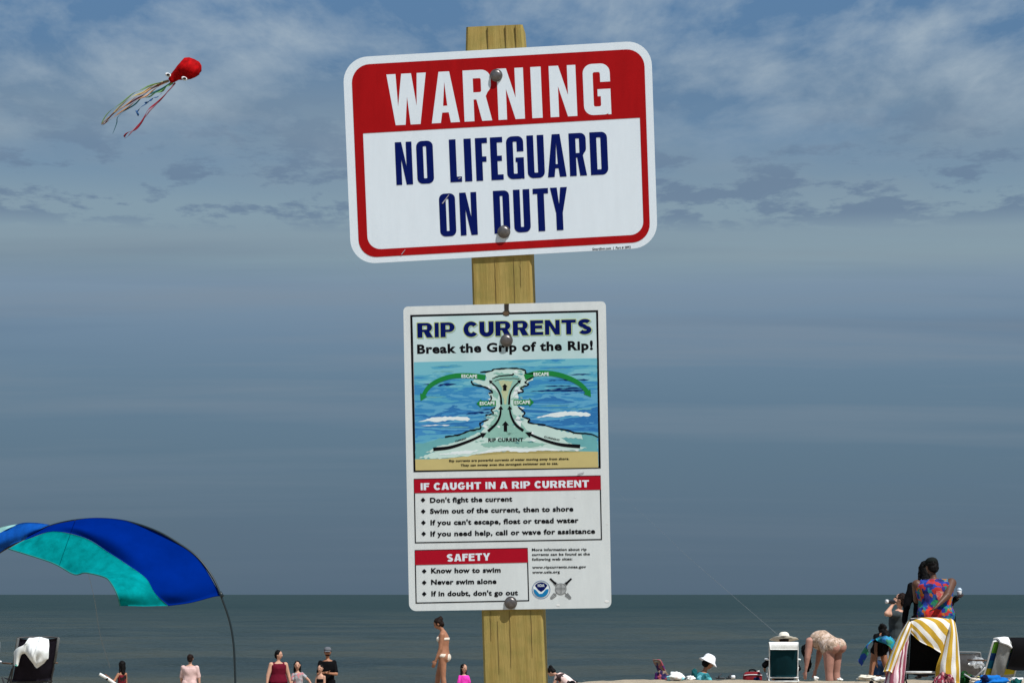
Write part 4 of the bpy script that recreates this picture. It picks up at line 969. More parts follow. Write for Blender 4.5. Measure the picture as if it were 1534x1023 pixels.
# --- tall group on the right
def floral():
    m = colour_cells('tie_dye_floral', [(.015, .03, .22), (.02, .05, .30), (.02, .16, .12), (.02, .07, .28), (.38, .03, .03), (.42, .13, .02), (.015, .02, .10), (.02, .17, .22), (.04, .03, .16)], 13, .22)
    t = m.node_tree; b = t.nodes['Principled BSDF']; src = b.inputs['Base Color'].links[0].from_socket; co = N(t, 'ShaderNodeTexCoord').outputs['Object']
    nz = N(t, 'ShaderNodeTexNoise', i_Scale=14., i_Detail=4); t.links.new(co, nz.inputs['Vector'])
    for (x, z), rad, c0, c1 in (((-.085, 1.10), .16, (.55, .03, .02), (.30, .02, .03)), ((.18, .86), .13, (.70, .50, .08), (.55, .06, .03)), ((.05, 1.42), .09, (.60, .10, .10), (.62, .30, .22)), ((-.04, 1.28), .07, (.03, .28, .06), (.02, .14, .10))):
        sp = N(t, 'ShaderNodeSeparateXYZ'); t.links.new(co, sp.inputs[0])
        dx = math_(t, 'SUBTRACT', sp.outputs[0], x); dz = math_(t, 'SUBTRACT', sp.outputs[2], z)
        dd = math_(t, 'SQRT', math_(t, 'ADD', math_(t, 'MULTIPLY', dx, dx), math_(t, 'MULTIPLY', dz, dz)))
        k = ramp(t, math_(t, 'ADD', math_(t, 'DIVIDE', dd, rad), math_(t, 'MULTIPLY', math_(t, 'SUBTRACT', nz.outputs[0], .5), 1.6)), [(.75, 1.), (.95, 0.)])
        src = mix(t, k, src, mix(t, ramp(t, nz.outputs[0], [(.46, 0.), (.52, 1.)]), c0, c1))
    t.links.new(src, b.inputs['Base Color']); return m
M_floral = floral()
M_blackcloth = cloth('black_cloth', (.004, .004, .005)); M_blackfab = cloth('black_mesh_fabric', (.0025, .0025, .003)); M_charcoal = cloth('charcoal_tee', (.045, .056, .060))
thA, JA, IA = person(1402, 36.6, 6, 'large man in a bright tie-dye tank top seen from behind, hand on hip', top_py=841, sex='m', girth=1.52, skin='brown', hair='black', style='short',
    s1=(0, .03, 1), s2=(-.05, .05, 1), hd=(-.12, .25, 1), face=(-.5, .8, -.3), aR=('ik', W(1404, 907, 36.2)), poleR=(1.0, -.2, .0), aL=((.05, .7, -.7), (.5, .7, -.1)),
    outfit=(('bottom', M_blackcloth, .9, .12), ('top', M_floral, -.16, .985, 0, .026)), hat=('cap', cloth('dark_cap', (.009, .012, .011))))
thB, JB, IB = person(1389, 37.2, 3, 'person in black long sleeves standing just beyond the man in tie-dye, one arm hanging', top_py=845, sex='m', girth=1.15, skin='dark', hair='black', style='long', s1=(-.06, .02, 1), s2=(-.02, .03, 1), hd=(.12, .2, 1),
    aL=((-.30, -.02, -1), (-.16, .05, -1)), aR=('ik', W(1434, 895, 36.95)), poleR=(0, .8, -.5), outfit=(('bottom', M_blackcloth, 1.0, .12), ('top', M_blackcloth, -.05, .95, 1.85, .016)))
cupc = W(1437, 889, 36.93)
tc_ = thing('white_cup', 'white cup with a clear lid held out at right by the person in black', 'cup', cupc)
obj('cup_wall', loft([(cupc + V((0, 0, z)), V((q, 0, 0)), V((0, q, 0))) for z, q in ((-.05, .030), (.03, .042), (.05, .044))], 16), mat('white_plastic', (.75, .77, .78), .35), tc_)
obj('lid', loft([(cupc + V((.004, 0, z)), V((q, 0, 0)), V((0, q, 0))) for z, q in ((.051, .046), (.062, .046), (.085, .034), (.10, .018))], 16), mat('pale_blue_plastic', (.45, .55, .65), .2), tc_)
thC, JC, IC = person(1343, 39, -70, 'man in a charcoal T-shirt tipping his head back to drink from a black bottle', top_py=892, sex='m', girth=1.22, skin='fair', hair='brown', style='short', s1=(0, -.08, 1), s2=(0, -.14, 1), hd=(.0, -.18, 1), face=(0, .9, .42),
    aL=('ik', W(1337, 906, 38.75)), poleL=(-.5, .1, -.85), aR=((.25, .35, -.9), (0, .8, -.5)), outfit=(('bottom', cloth('leaf_print_shorts', (.05, .06, .05), vs=30, var=.7), .8, .1), ('top', M_charcoal, -.1, .95, .55, .016)), curl=1.)
M_glassdark = mat('dark_sunglasses', (.01, .01, .012), .15)
hc, hf, HD = IC['hc'], IC['hf'], IC['HD']; hs_ = hf.cross(HD)
obj('sunglasses', join(*[ellipsoid(hc + hs_ * s * .03 + hf * .098 + HD * .018, hs_ * .026, hf * .010, HD * .018, 10, 6) for s in (-1, 1)] + [tube([hc + hs_ * s * .052 + hf * .09 + HD * .02, hc + hs_ * s * .08 + HD * .02], .005) for s in (-1, 1)]), M_glassdark, thC)
b0 = W(1337.5, 901, 38.75); b1 = W(1326.5, 900.5, 38.7)
tb = thing('water_bottle', 'black bottle with a white cap raised to the drinking man\'s mouth', 'bottle', b0)
dirb = (b1 - b0).normalized(); ax, bx = perp(dirb)
obj('bottle_body', loft([(b0 + dirb * t_, ax * q, bx * q) for t_, q in ((-.07, .012), (-.05, .014), (-.03, .034), (.09, .036), (.10, .034))], 16), mat('black_plastic', (.01, .01, .012), .3), tb)
obj('bottle_cap', loft([(b0 + dirb * t_, ax * q, bx * q) for t_, q in ((.101, .036), (.135, .036), (.142, .030))], 16), MATS['white_plastic'], tb)
# stooping person with the blue towel, and the friend with a topknot behind
M_towelblue = colour_cells('blue_teal_towel', [(.01, .12, .22), (.01, .22, .30), (.02, .06, .32), (.02, .28, .35), (.04, .20, .12), (.05, .22, .45)], 9, .2)
thD, JD, ID = person(1316, 38.9, 172, 'dark-haired person stooping with a teal towel round the shoulders', H=1.36, sex='f', skin='tan', hair='black', style='hang', s1=(0, .45, .9), s2=(0, .8, .55), hd=(0, .9, -.15), face=(0, -.1, -1),
    lL=((-.2, .06, -1), (-.1, -.05, -1)), lR=((.22, .0, -1), (.16, -.1, -1)), aL=((-.15, .2, -1), (-.1, .1, -1)), aR=((.15, .3, -1), (0, .2, -1)), outfit=(('bottom', cloth('dark_swimsuit', (.02, .02, .025)), .0, .15, .008, 'swimsuit'), ('top', M_blackcloth, -.05, .97, .35, .012)))
rows = [[W(1316, 958, 38.65), W(1326, 951, 38.40), W(1336, 956, 38.50), W(1343, 968, 38.70)], [W(1303, 968, 38.50), W(1318, 962, 38.20), W(1334, 964, 38.30), W(1342, 980, 38.60)], [W(1292, 984, 38.50), W(1299, 981, 38.30), W(1335, 978, 38.30), W(1338, 992, 38.50)]]
vf, uv = sheet([[W(1313, 955, 38.80), W(1304, 961, 38.40), W(1299, 968, 38.30), W(1301, 977, 38.40)], [W(1306, 958, 38.80), W(1297, 968, 38.50), W(1293, 976, 38.40), W(1298, 984, 38.40)], [W(1298, 966, 38.80), W(1290, 980, 38.60), W(1286, 990, 38.50), W(1291, 997, 38.50)]], 10, 12, .012, .03, 14., 2)
tD = thing('beach_towel', 'teal and blue towel draped over the stooping person', 'towel', W(1310, 960, 38.50))
obj('towel_flap', vf, M_towelblue, tD, uv=uv)
vf, uv = sheet([[W(1316, 951, 38.90), W(1326, 949, 38.60), W(1336, 955, 38.50), W(1343, 964, 38.70)], [W(1312, 957, 38.60), W(1326, 956, 38.30), W(1338, 963, 38.30), W(1343, 972, 38.50)], [W(1322, 962, 38.40), W(1330, 966, 38.25), W(1337, 975, 38.30), W(1341, 984, 38.50)]], 10, 10, .012, .03, 14., 5)
obj('towel_flap', vf, M_towelblue, tD, uv=uv)
person(1322, 41.0, 20, 'person with a dark topknot half hidden between stooping figure and drinker', top_py=938, sex='f', skin='tan', hair='black', style='bun', hd=(0, .2, 1), outfit=(('top', cloth('grey_top', (.16, .17, .19)), .1, .95, .4), ('bottom', cloth('blue_print_shorts', (.02, .05, .12)), .6, .2)))
# bending woman
M_swim = colour_cells('patterned_beige_swimsuit', [(.50, .36, .27), (.40, .28, .20), (.30, .22, .16), (.58, .46, .38), (.46, .34, .26)], 26, .1)
thE, JE, IE = person(1247, 39.6, -50, 'woman in a patterned beige one-piece bending right over to the sand', H=1.66, sex='f', girth=1.5, skin='pink', hair='black', style='hang', s1=(0, .75, .62), s2=(0, .95, -.22), hd=(0, .55, -.8), face=(0, -.6, -.8),
    lL=((.0, .02, -1), (0, -.06, -1)), lR=((.03, .06, -1), (-.02, -.1, -1)), aL=((-.1, .1, -1), (-.05, .15, -1)), aR=((.05, .25, -1), (.0, .3, -1)),
    outfit=(('top', M_swim, -.10, .86, 0, .008, 'swimsuit'), ('bottom', M_swim, .0, .12, .006, 'swimsuit')), feet=True)

# --- woman walking in a bikini, child in pink
M_bik = cloth('cream_bikini', (.74, .66, .56), vs=30)
person(664, 38.5, -82, 'woman in a pale bikini walking left with her head bowed, nearest figure by the post', top_py=927, sex='f', girth=1.08, skin='tan', hair='brown', style='bun', s1=(0, -.05, 1), s2=(0, .06, 1), hd=(0, .65, 1), face=(0, .9, -.6),
    aL=((-.08, .12, -1), (.0, .42, -1)), aR=((.1, .22, -1), (0, .5, -1)), lL=((0, -.04, -1), (0, -.12, -1)), lR=((.02, .30, -1), (0, .1, -1)),
    outfit=(('band', M_bik, .63, .73), ('bottom', M_bik, .0, .10, .006, 'bikini_bottom')))
M_pinkrash = cloth('pink_rash_top', (.75, .05, .42), vs=8, var=.25)
person(695, 56, 165, 'small child in a bright pink top facing the camera, right of the bikini walker', top_py=999, sex='k', skin='fair', hair='black', style='long', hs=1.2, face=(-.35, .9, -.1), aL=((-.25, .1, -1), (-.2, .3, -1)), aR=((.25, .1, -1), (.1, .3, -1)), outfit=(('top', M_pinkrash, -.05, .95, .6, .012), ('bottom', M_pinkrash, .3, .1)))
# --- family at the left
M_maroon = cloth('maroon_tankini', (.115, .006, .018))
person(417.5, 56.5, 158, 'heavy woman in a maroon tank swimsuit, leftmost of the family near the water', top_py=976.5, sex='f', girth=1.38, skin='fair', hair='black', style='short', face=(-.75, .7, 0), aL=((-.30, .05, -1), (-.22, .1, -1)), aR=((.32, .05, -1), (.15, .15, -1)), outfit=(('top', M_maroon, -.16, .9, 0, .017, 'swimsuit'), ('bottom', M_blackcloth, .35, -.06, .008)))
person(448, 57, 175, 'dark-haired girl in a grey and pink top with one arm held out', top_py=994, sex='k', skin='fair', hair='black', style='long', hs=1.15, s1=(.05, 0, 1), s2=(.12, 0, 1), aL=((-.75, .1, -.65), (-.55, .2, -.9)), aR=((.2, .2, -1), (-.4, .6, -.7)), outfit=(('top', colour_cells('grey_pink_top', [(.25, .24, .25), (.5, .2, .22), (.4, .4, .42), (.3, .28, .28)], 14, .2), -.05, .93, .5), ('bottom', cloth('grey_shorts', (.4, .42, .45)), .5, .1)))
thF, JF, IF_ = person(491, 57, 176, 'bearded man in a black T-shirt and grey cap with folded arms', top_py=972.5, sex='m', girth=1.05, skin='tan', hair='black', style='short', aL=((-.2, .3, -1), (.75, .7, .1)), aR=((.2, .3, -1), (-.75, .7, .18)), outfit=(('top', M_blackcloth, -.12, .92, .75, .018), ('bottom', M_blackcloth, .8, .1)), hat=('cap', cloth('grey_cap', (.13, .135, .15))))
hc, hf, HD = IF_['hc'], IF_['hf'], IF_['HD']; sd_ = hf.cross(HD)
remeshed('beard', [ellipsoid(hc + hf * .035 - HD * .062, sd_ * .062, hf * .062, HD * .045)], HAIR['black'], thF, .009, 2)
obj('sunglasses', join(*[ellipsoid(hc + sd_ * s * .03 + hf * .096 + HD * .018, sd_ * .026, hf * .010, HD * .018, 10, 6) for s in (-1, 1)]), M_glassdark, thF)
person(481, 55.5, 200, 'small dark-haired child in a black swimsuit in front of the man in black', top_py=999, sex='k', skin='fair', hair='black', style='short', hs=1.15, aL=((-.1, .1, -1), (.1, .3, -1)), aR=((.2, 0, -1), (.0, .3, -1)), outfit=(('band', M_blackcloth, .45, .72), ('bottom', M_blackcloth, .0, .12, .010, 'swimsuit')))
M_pinkshirt = cloth('pale_pink_shirt', (.62, .43, .40), vs=7, var=.12)
person(285.5, 62, 6, 'man in a pale pink shirt and dark shorts standing alone at the water, back turned', top_py=982.5, sex='m', girth=1.2, skin='fair', hair='brown', style='short', aL=((-.22, .15, -1), (.05, .3, -1)), aR=((.22, .05, -1), (.08, .1, -1)), outfit=(('bottom', M_blackcloth, .75, .15), ('top', M_pinkshirt, -.02, .94, .85, .022)))
hgirl = W(161.5, 1013, 54.8)
person(184, 55, -40, 'dark-haired girl in a red and black swimsuit reaching for the white foam stick', top_py=994, sex='k', skin='tan', hair='black', style='long', hs=1.15, aL=('ik', hgirl), poleL=(0, -.2, -1), aR=((.15, .1, -1), (.05, .3, -1)), outfit=(('top', colour_cells('red_black_swimsuit', [(.10, .006, .01), (.02, .01, .01), (.16, .01, .02), (.01, .01, .01)], 16, .1), .0, .8, 0, .008, 'swimsuit'), ('bottom', M_blackcloth, .0, .12, .008, 'swimsuit')))
na_, nb_ = W(149, 1009, 54.7), W(187, 1033, 54.9)
tn = thing('foam_stick', 'long white foam stick slanting down beside the girl at left', 'pool noodle', nb_)
axn = (nb_ - na_)
obj('foam_tube', tube([na_ + axn * s + V((0, 0, .012 * math.sin(s * 5))) for s in [i / 10 for i in range(11)]], .036, 12), mat('white_foam', (.74, .76, .74), .8, var=.06), tn)
obj('dark_band', tube([na_ + axn * .27, na_ + axn * .33], .040, 12), M_blackcloth, tn)
person(857, 47, -62, 'crouching person with dark hair and a pink suit, by the sea right of the post', H=1.45, sex='k', skin='fair', hair='black', style='bun', s1=(0, .75, .6), s2=(0, .85, .35), hd=(0, .9, .5), lL=((-.1, .8, -.5), (0, -.6, -.8)), lR=((.1, .8, -.5), (0, -.6, -.8)), aL=((-.1, .4, -1), (0, .5, -.9)), aR=((.1, .4, -1), (0, .5, -.9)), outfit=(('top', colour_cells('pink_white_suit', [(.7, .2, .2), (.75, .55, .5), (.05, .03, .03), (.7, .62, .58)], 8, .2), .0, .9, .2), ('bottom', M_blackcloth, .3, .1)))
# --- people sitting on the crest
def seat_at(px, d, dz): x = W(px, 1000, d).x; return V((x, d, ground(x, d) + dz))
thG, JG, IG = person(1174, 36.7, 2, 'woman in a wide cream sun hat seated in the dark teal chair, seen from behind', H=1.56, sex='f', skin='tan', hair='brown', style='short', pelvis=seat_at(1174, 36.75, .105), s1=(0, -.45, 1), s2=(0, -.3, 1), hd=(0, .2, 1), lL=((-.08, 1, .25), (-.03, .8, -.6)), lR=((.08, 1, .25), (.03, .8, -.6)), aL=((-.8, .2, -.75), (.05, .9, -.3)), aR=((.4, .3, -.9), (0, .9, -.3)),
    outfit=(('top', M_blackcloth, -.05, .93, 1.2, .012), ('bottom', M_blackcloth, .6, .1)), hat=('sun', cloth('cream_straw', (.72, .68, .58), vs=40)))
thH, JH, IH = person(1051, 40.0, 62, 'woman in a white bucket hat and aqua top sitting low on the sand', H=1.55, sex='f', skin='tan', hair='black', style='short', pelvis=seat_at(1050, 40.0, .13), s1=(0, -.05, 1), s2=(.04, .35, 1), hd=(.1, .5, 1), hs=1.15, lL=((-.2, .9, .6), (-.1, .5, -.8)), lR=((.25, .9, .6), (.1, .5, -.8)), aL=((-.35, .4, -.9), (0, 1, .1)), aR=((.35, .4, -.9), (0, 1, .1)),
    outfit=(('top', colour_cells('aqua_top', [(.10, .45, .50), (.02, .15, .18), (.2, .55, .62), (.05, .28, .32)], 10, .2), -.05, .93, .7, .018), ('bottom', M_blackcloth, .9, .1)), hat=('bucket', cloth('white_cotton', (.78, .79, .82))))

# ------------------------------------------------------------------ beach chairs
M_whiteframe = mat('white_painted_tube', (.74, .75, .74), .4); M_darkframe = mat('dark_steel_tube', (.03, .03, .032), .45); M_wood = mat('varnished_armrest', (.10, .055, .03), .5, var=.3, vs=30)
def chair(px, d, ang, label, w, hz, bl, rec, fabric, frame, group=None, tb=.013, arms=True, seat_l=.42, arm=None, headrest=None, sag=.05, lift=0.):
    """back seen from behind: hinge at height hz above the sand, back of length bl reclined towards the camera"""
    r, f, u = body_frame(ang); x = W(px, 1000, d).x; g = ground(x, d); O = V((x, d, g + lift)); th = thing('beach_chair', label, 'chair', V((x, d, g)), group)
    bd = (u * math.cos(math.radians(rec)) - f * math.sin(math.radians(rec))).normalized(); Hn = O + u * hz
    n = bd.cross(r).normalized(); n = n if n.dot(f) < 0 else -n          # rearward normal
    L = lambda a, b, c=0: Hn + r * (a * w) + bd * (b * bl) + n * c
    rows = [[L(-.47, b) + n * (sag * math.sin(math.pi * b) * .3), L(-.2, b) + n * sag * (.5 + .5 * math.sin(math.pi * b)), L(.2, b) + n * sag * (.5 + .5 * math.sin(math.pi * b)), L(.47, b) + n * (sag * math.sin(math.pi * b) * .3)] for b in (.98, .66, .33, .04)]
    vf, uv = sheet(rows, 12, 14, .006, .012, 9., px); obj('back_panel', vf, fabric, th, uv=uv)
    st = [[Hn + r * (a * w) + f * (s * seat_l) + u * (.05 * s - (.03 if abs(a) < .3 else 0)) for a in (-.47, -.2, .2, .47)] for s in (.02, .5, 1.)]
    vf, uv = sheet(st, 10, 8, .006); obj('seat', vf, fabric, th, uv=uv)
    obj('back_frame', tube(catmull([L(-.5, -.1), L(-.5, .5), L(-.5, .94), L(-.42, 1.0), L(0, 1.01), L(.42, 1.0), L(.5, .94), L(.5, .5), L(.5, -.1)], 40), tb, 8), frame, th)
    for s in (-1, 1):
        a0 = Hn + r * (s * w * .52); ft = a0 + f * seat_l + u * .05
        obj('leg', tube([Hn + r * (s * w * .52) + f * (seat_l * .95) + u * .05, O + r * (s * w * .52) - f * .10 + u * .012], tb), frame, th)
        obj('leg', tube([L(s * .52, .30), O + r * (s * w * .52) + f * (seat_l * .9) + u * .012], tb), frame, th)
        if not arms: continue
        ar0 = L(s * .56, min(.62, .30 / bl)); ar1 = ar0 + f * (seat_l * .95) + u * .0
        obj('armrest', join(box((ar0 + ar1) / 2, .05, (ar1 - ar0).length, .022, r, (ar1 - ar0).normalized(), u, .006)), arm or frame, th)
    obj('crossbar', tube([Hn - r * (w * .53), Hn + r * (w * .53)], tb * 1.15), frame, th)
    obj('foot_bar', tube([O - r * (w * .52) - f * .10 + u * .014, O + r * (w * .52) - f * .10 + u * .014], tb), frame, th)
    if headrest:
        c = L(0, .93, .03)
        obj('headrest', join(*[box(c, w * .8, .05, .14, r, n, bd, .02)]), headrest, th)
    return th, L, r, f, u

# teal chair under the sun hat, white towel folded over its top
M_teal = mat('deep_teal_canvas', (.002, .026, .034), .85, var=.25, vs=4, bump=.3, bs=120, spec=.12)
th, L, r, f, u = chair(1173.5, 36.1, 2, 'low beach chair with a dark teal canvas back, below the sun hat', .46, .07, .56, 14, M_teal, M_whiteframe, tb=.009)
vf, uv = sheet([[L(x, .80, -.05) + u * .0 for x in (-.5, -.2, .2, .5)], [L(x, 1.0, -.04) for x in (-.53, -.2, .2, .53)], [L(x, 1.055, .02) for x in (-.52, -.2, .2, .52)], [L(x, 1.0, .06) for x in (-.51, -.2, .2, .51)], [L(x, .87, .075) for x in (-.49, -.2, .2, .48)]], 14, 18, .014, .008, 16., 3)
props(obj('folded_towel', vf, cloth('white_terry', (.74, .75, .72), vs=60), uv=uv, loc=L(0, 1, 0)), 'folded white towel over the top of the teal chair', 'towel')

# reclined black chair with the yellow striped towel
th, L, r, f, u = chair(1385, 34, 0, 'tall reclined black beach chair with a white bar, draped with striped towels', .52, .24, .88, 20, M_blackfab, M_darkframe)
obj('white_bar', tube([W(1357, 1006.5, 33.75), W(1417, 1006.8, 33.75)], .020, 10), M_whiteframe, th)
M_yellow = stripes('yellow_white_towel', [(.74, .72, .68), (.74, .72, .68), (.74, .72, .68), (.50, .31, .035), (.50, .31, .035), (.50, .31, .035)], 4.2, 'v', -.55, warp=.03)
M_yel2 = stripes('yellow_white_towel_fall', [(.74, .72, .68), (.74, .72, .68), (.50, .31, .035), (.50, .31, .035)], 2.6, 'u', -.25, warp=.05)
M_pinkst = stripes('pink_striped_towel', [(.66, .56, .56), (.30, .08, .12), (.30, .08, .12), (.62, .40, .44), (.70, .62, .62), (.24, .06, .10)], 1.7, 'u', -.2, warp=.12)
C5 = lambda x, y, d: W(1280 + x / 5.3, 830 + y / 5.3, d)
tY = thing('striped_towel', 'yellow and white striped towel thrown over the tall reclined chair', 'towel', C5(600, 520, 33.7))
vf, uv = sheet([[C5(440, 560, 34.05), C5(520, 545, 34.05), C5(660, 545, 34.05), C5(765, 560, 34.05)], [C5(446, 512, 33.85), C5(540, 506, 33.80), C5(660, 506, 33.80), C5(770, 520, 33.85)], [C5(452, 530, 33.70), C5(540, 524, 33.62), C5(660, 528, 33.62), C5(762, 545, 33.68)],
    [C5(455, 590, 33.66), C5(535, 620, 33.56), C5(640, 650, 33.56), C5(730, 640, 33.62)], [C5(452, 625, 33.66), C5(520, 690, 33.58), C5(610, 735, 33.58), C5(690, 785, 33.62)]], 24, 30, .014, .018, 13., 1)
obj('towel_flap', vf, M_yellow, tY, uv=uv)
vf, uv = sheet([[C5(735, 520, 33.80), C5(765, 512, 33.75), C5(790, 530, 33.78), C5(800, 560, 33.9)], [C5(742, 620, 33.66), C5(775, 600, 33.56), C5(800, 620, 33.62), C5(815, 660, 33.8)], [C5(700, 760, 33.60), C5(750, 750, 33.48), C5(800, 760, 33.56), C5(832, 800, 33.75)],
    [C5(655, 880, 33.58), C5(720, 880, 33.44), C5(790, 890, 33.52), C5(838, 920, 33.7)], [C5(640, 1000, 33.60), C5(700, 1010, 33.48), C5(780, 1015, 33.52), C5(834, 1020, 33.68)]], 22, 34, .014, .045, 12., 4)
obj('towel_fall', vf, M_yel2, tY, uv=uv)
vf, uv = sheet([[C5(430, 528, 33.9), C5(450, 512, 33.75), C5(462, 520, 33.72), C5(468, 600, 33.70)], [C5(360, 640, 33.75), C5(395, 610, 33.62), C5(425, 600, 33.62), C5(445, 615, 33.68)], [C5(290, 790, 33.68), C5(320, 770, 33.55), C5(350, 770, 33.55), C5(372, 790, 33.62)], [C5(232, 930, 33.66), C5(262, 925, 33.5), C5(285, 930, 33.5), C5(305, 950, 33.6)]], 18, 28, .014, .03, 12., 6)
obj('towel_fall', vf, M_yel2, tY, uv=uv)
tP = thing('pink_towel', 'maroon and pink striped towel hanging down the left side of the tall chair', 'towel', C5(340, 800, 33.6))
vf, uv = sheet([[C5(395, 640, 33.80), C5(410, 622, 33.7), C5(425, 618, 33.7), C5(436, 640, 33.75)], [C5(335, 760, 33.72), C5(365, 745, 33.6), C5(395, 745, 33.6), C5(415, 770, 33.68)], [C5(275, 900, 33.7), C5(320, 890, 33.55), C5(370, 895, 33.55), C5(400, 910, 33.65)], [C5(232, 1030, 33.7), C5(290, 1040, 33.5), C5(350, 1045, 33.5), C5(385, 1050, 33.62)]], 20, 26, .014, .045, 12., 8)
obj('towel_fall', vf, M_pinkst, tP, uv=uv)
M_redprint = colour_cells('red_pink_print', [(.40, .06, .10), (.55, .25, .26), (.06, .01, .02), (.62, .5, .5), (.25, .03, .06), (.04, .01, .015)], 16, .3)
vf, uv = sheet([[C5(672, 955, 33.50), C5(700, 935, 33.42), C5(735, 950, 33.40), C5(775, 950, 33.48)], [C5(630, 1000, 33.5), C5(690, 985, 33.36), C5(735, 1000, 33.40), C5(790, 1005, 33.42)], [C5(600, 1060, 33.52), C5(660, 1050, 33.36), C5(740, 1060, 33.42), C5(800, 1070, 33.42)]], 30, 20, .014, .09, 24., 9)
props(obj('crumpled_cloth', vf, M_redprint, uv=uv, loc=C5(700, 980, 33.4)), 'crumpled red and pink printed cloth at the foot of the yellow striped towel', 'cloth')

# grey chair, plastic bag, green bag, striped chair at the right edge
M_greyfab = cloth('grey_mesh_fabric', (.20, .20, .21), vs=20)
chair(1447, 35.2, 12, 'grey low beach chair with brown arms half hidden by the yellow striped towel', .46, .10, .42, 22, M_greyfab, mat('dull_grey_tube', (.22, .23, .23), .5), arm=M_wood)
a, b_ = W(1437, 995, 34.9), W(1476, 1012, 35.1)
M_clear, t, b = bsdf_mat('clear_plastic_film'); b.inputs['Base Color'].default_value = (.75, .78, .80, 1); b.inputs['Roughness'].default_value = .18; b.inputs['Alpha'].default_value = .42
def crumple(c, sx, sy, sz, amp, seed, n=40, m=20):
    vs, fs = ellipsoid(c, V((sx, 0, 0)), V((0, sy, 0)), V((0, 0, sz)), n, m)
    out = []
    for v in vs: q = (v - V(c)); k = 1 + amp * noise.noise(V((q.x / sx * 1.6, q.y / sy * 1.6, q.z / sz * 1.6 + seed))) + amp * .5 * noise.noise(V((q.x / sx * 4, q.y / sy * 4, q.z / sz * 4 + seed))) - amp * .5 * abs(noise.noise(V((q.x / sx * 6, q.y / sy * 3, seed)))); out.append(V(c) + q * k)
    return out, fs
props(obj('plastic_bag', crumple(W(1463, 992, 35.0), .105, .08, .075, .9, 3.), M_clear, loc=W(1463, 992, 35.0), smooth=False), 'clear crumpled plastic bag resting on the arm of the grey chair', 'plastic bag')
def on_sand(px, d, dz=0.): x = W(px, 1000, d).x; return V((x, d, ground(x, d) + dz))
M_greenbag = cloth('green_bag_cloth', (.01, .075, .018), vs=7, var=.4)
c = W(1445, 1020, 34.3); gz = ground(c.x, c.y)
tg = thing('green_bag', 'green cloth bag on the sand right of the yellow striped towel', 'bag', V((c.x, c.y, gz)))
obj('bag_body', crumple(V((c.x, c.y, gz + .10)), .10, .09, .12, .5, 8.), M_greenbag, tg)
obj('bag_handle', tube(catmull([V((c.x - .05, c.y, gz + .18)), V((c.x - .03, c.y, gz + .24)), V((c.x + .03, c.y, gz + .24)), V((c.x + .05, c.y, gz + .18))], 12), .008), M_greenbag, tg)
M_band, t, b = bsdf_mat('striped_sling_canvas'); uvn = N(t, 'ShaderNodeTexCoord').outputs['UV']; s_ = N(t, 'ShaderNodeSeparateXYZ'); t.links.new(uvn, s_.inputs[0])
t.links.new(ramp(t, s_.outputs[1], [(0, (.08, .24, .02)), (.30, (.006, .04, .15)), (.50, (.01, .13, .22)), (.72, (.42, .36, .02)), (.92, (.35, .36, .34))], 'CONSTANT'), b.inputs['Base Color']); b.inputs['Roughness'].default_value = .85; b.inputs['Specular IOR Level'].default_value = .15
th, L, r, f, u = chair(1495, 34.0, -30, 'beach chair at the right edge with a green, blue and yellow banded sling', .62, .16, .62, 24, M_band, M_whiteframe, sag=.03, arm=M_wood)
M_paleover = cloth('pale_grey_wrap', (.30, .31, .30), vs=6, trans=.15)
vf, uv = sheet([[L(-.38, 1.02, -.02), L(-.2, 1.04, .0), L(-.1, 1.04, .0), L(-.02, 1.02, 0)], [L(-.38, .98, .05), L(-.2, .96, .09), L(-.1, .96, .09), L(-.02, .98, .08)], [L(-.38, .5, .06), L(-.2, .48, .12), L(-.1, .5, .12), L(-.01, .5, .1)], [L(-.36, .02, .05), L(-.2, .0, .10), L(-.1, .02, .10), L(.0, .02, .08)]], 12, 18, .008, .03, 12., 12)
tw = thing('pale_wrap', 'pale grey wrap hung over the banded chair, white along the top', 'towel', L(-.1, 1, 0)); obj('wrap_cloth', vf, M_paleover, tw, uv=uv)
vf, uv = sheet([[L(-.40, 1.0, -.08), L(-.2, 1.03, -.08), L(-.1, 1.02, -.08), L(-.01, 1.0, -.08)], [L(-.40, 1.07, .02), L(-.2, 1.08, .0), L(-.1, 1.08, .0), L(-.01, 1.07, 0)], [L(-.40, 1.03, .08), L(-.25, 1.0, .12), L(-.12, .95, .13), L(-.02, .90, .13)]], 12, 10, .02, .015, 14., 13)
obj('white_hem', vf, cloth('white_terry2', (.76, .77, .77)), tw, uv=uv)
vf, uv = sheet([[L(-.04, 1.0, -.08), L(.2, 1.0, -.08), L(.6, 1.0, -.08), L(.85, .98, -.08)], [L(-.04, 1.09, .03), L(.2, 1.09, .03), L(.6, 1.08, .03), L(.85, 1.06, .03)], [L(-.03, .9, .14), L(.2, .9, .15), L(.6, .9, .15), L(.85, .9, .14)], [L(-.06, .36, .15), L(.2, .34, .17), L(.55, .33, .17), L(.85, .33, .15)]], 12, 16, .012, .015, 10., 14)
props(obj('black_towel', vf, M_blackcloth, uv=uv, loc=L(.5, 1, 0)), 'black towel hanging over the banded chair at the right edge', 'towel')
M_blue = cloth('bright_blue_cloth', (.01, .15, .50)); M_navyc = cloth('navy_cloth', (.006, .012, .06))
def heap(name, label, cat, px, d, sx, sy, sz, m_, seed, amp=.5, py=None, group=None):
    c = on_sand(px, d, sz * .55)
    if py is not None: c.z = max(c.z, W(px, py, d).z)
    o = obj(name, crumple(c, sx, sy, sz, amp, seed), m_, loc=V((c.x, c.y, c.z - sz * .5))); return props(o, label, cat, group)
heap('blue_towel', 'bright blue towel bundled at the foot of the banded chair', 'towel', 1487, 33.2, .24, .12, .10, M_blue, 1., .6, py=1022)
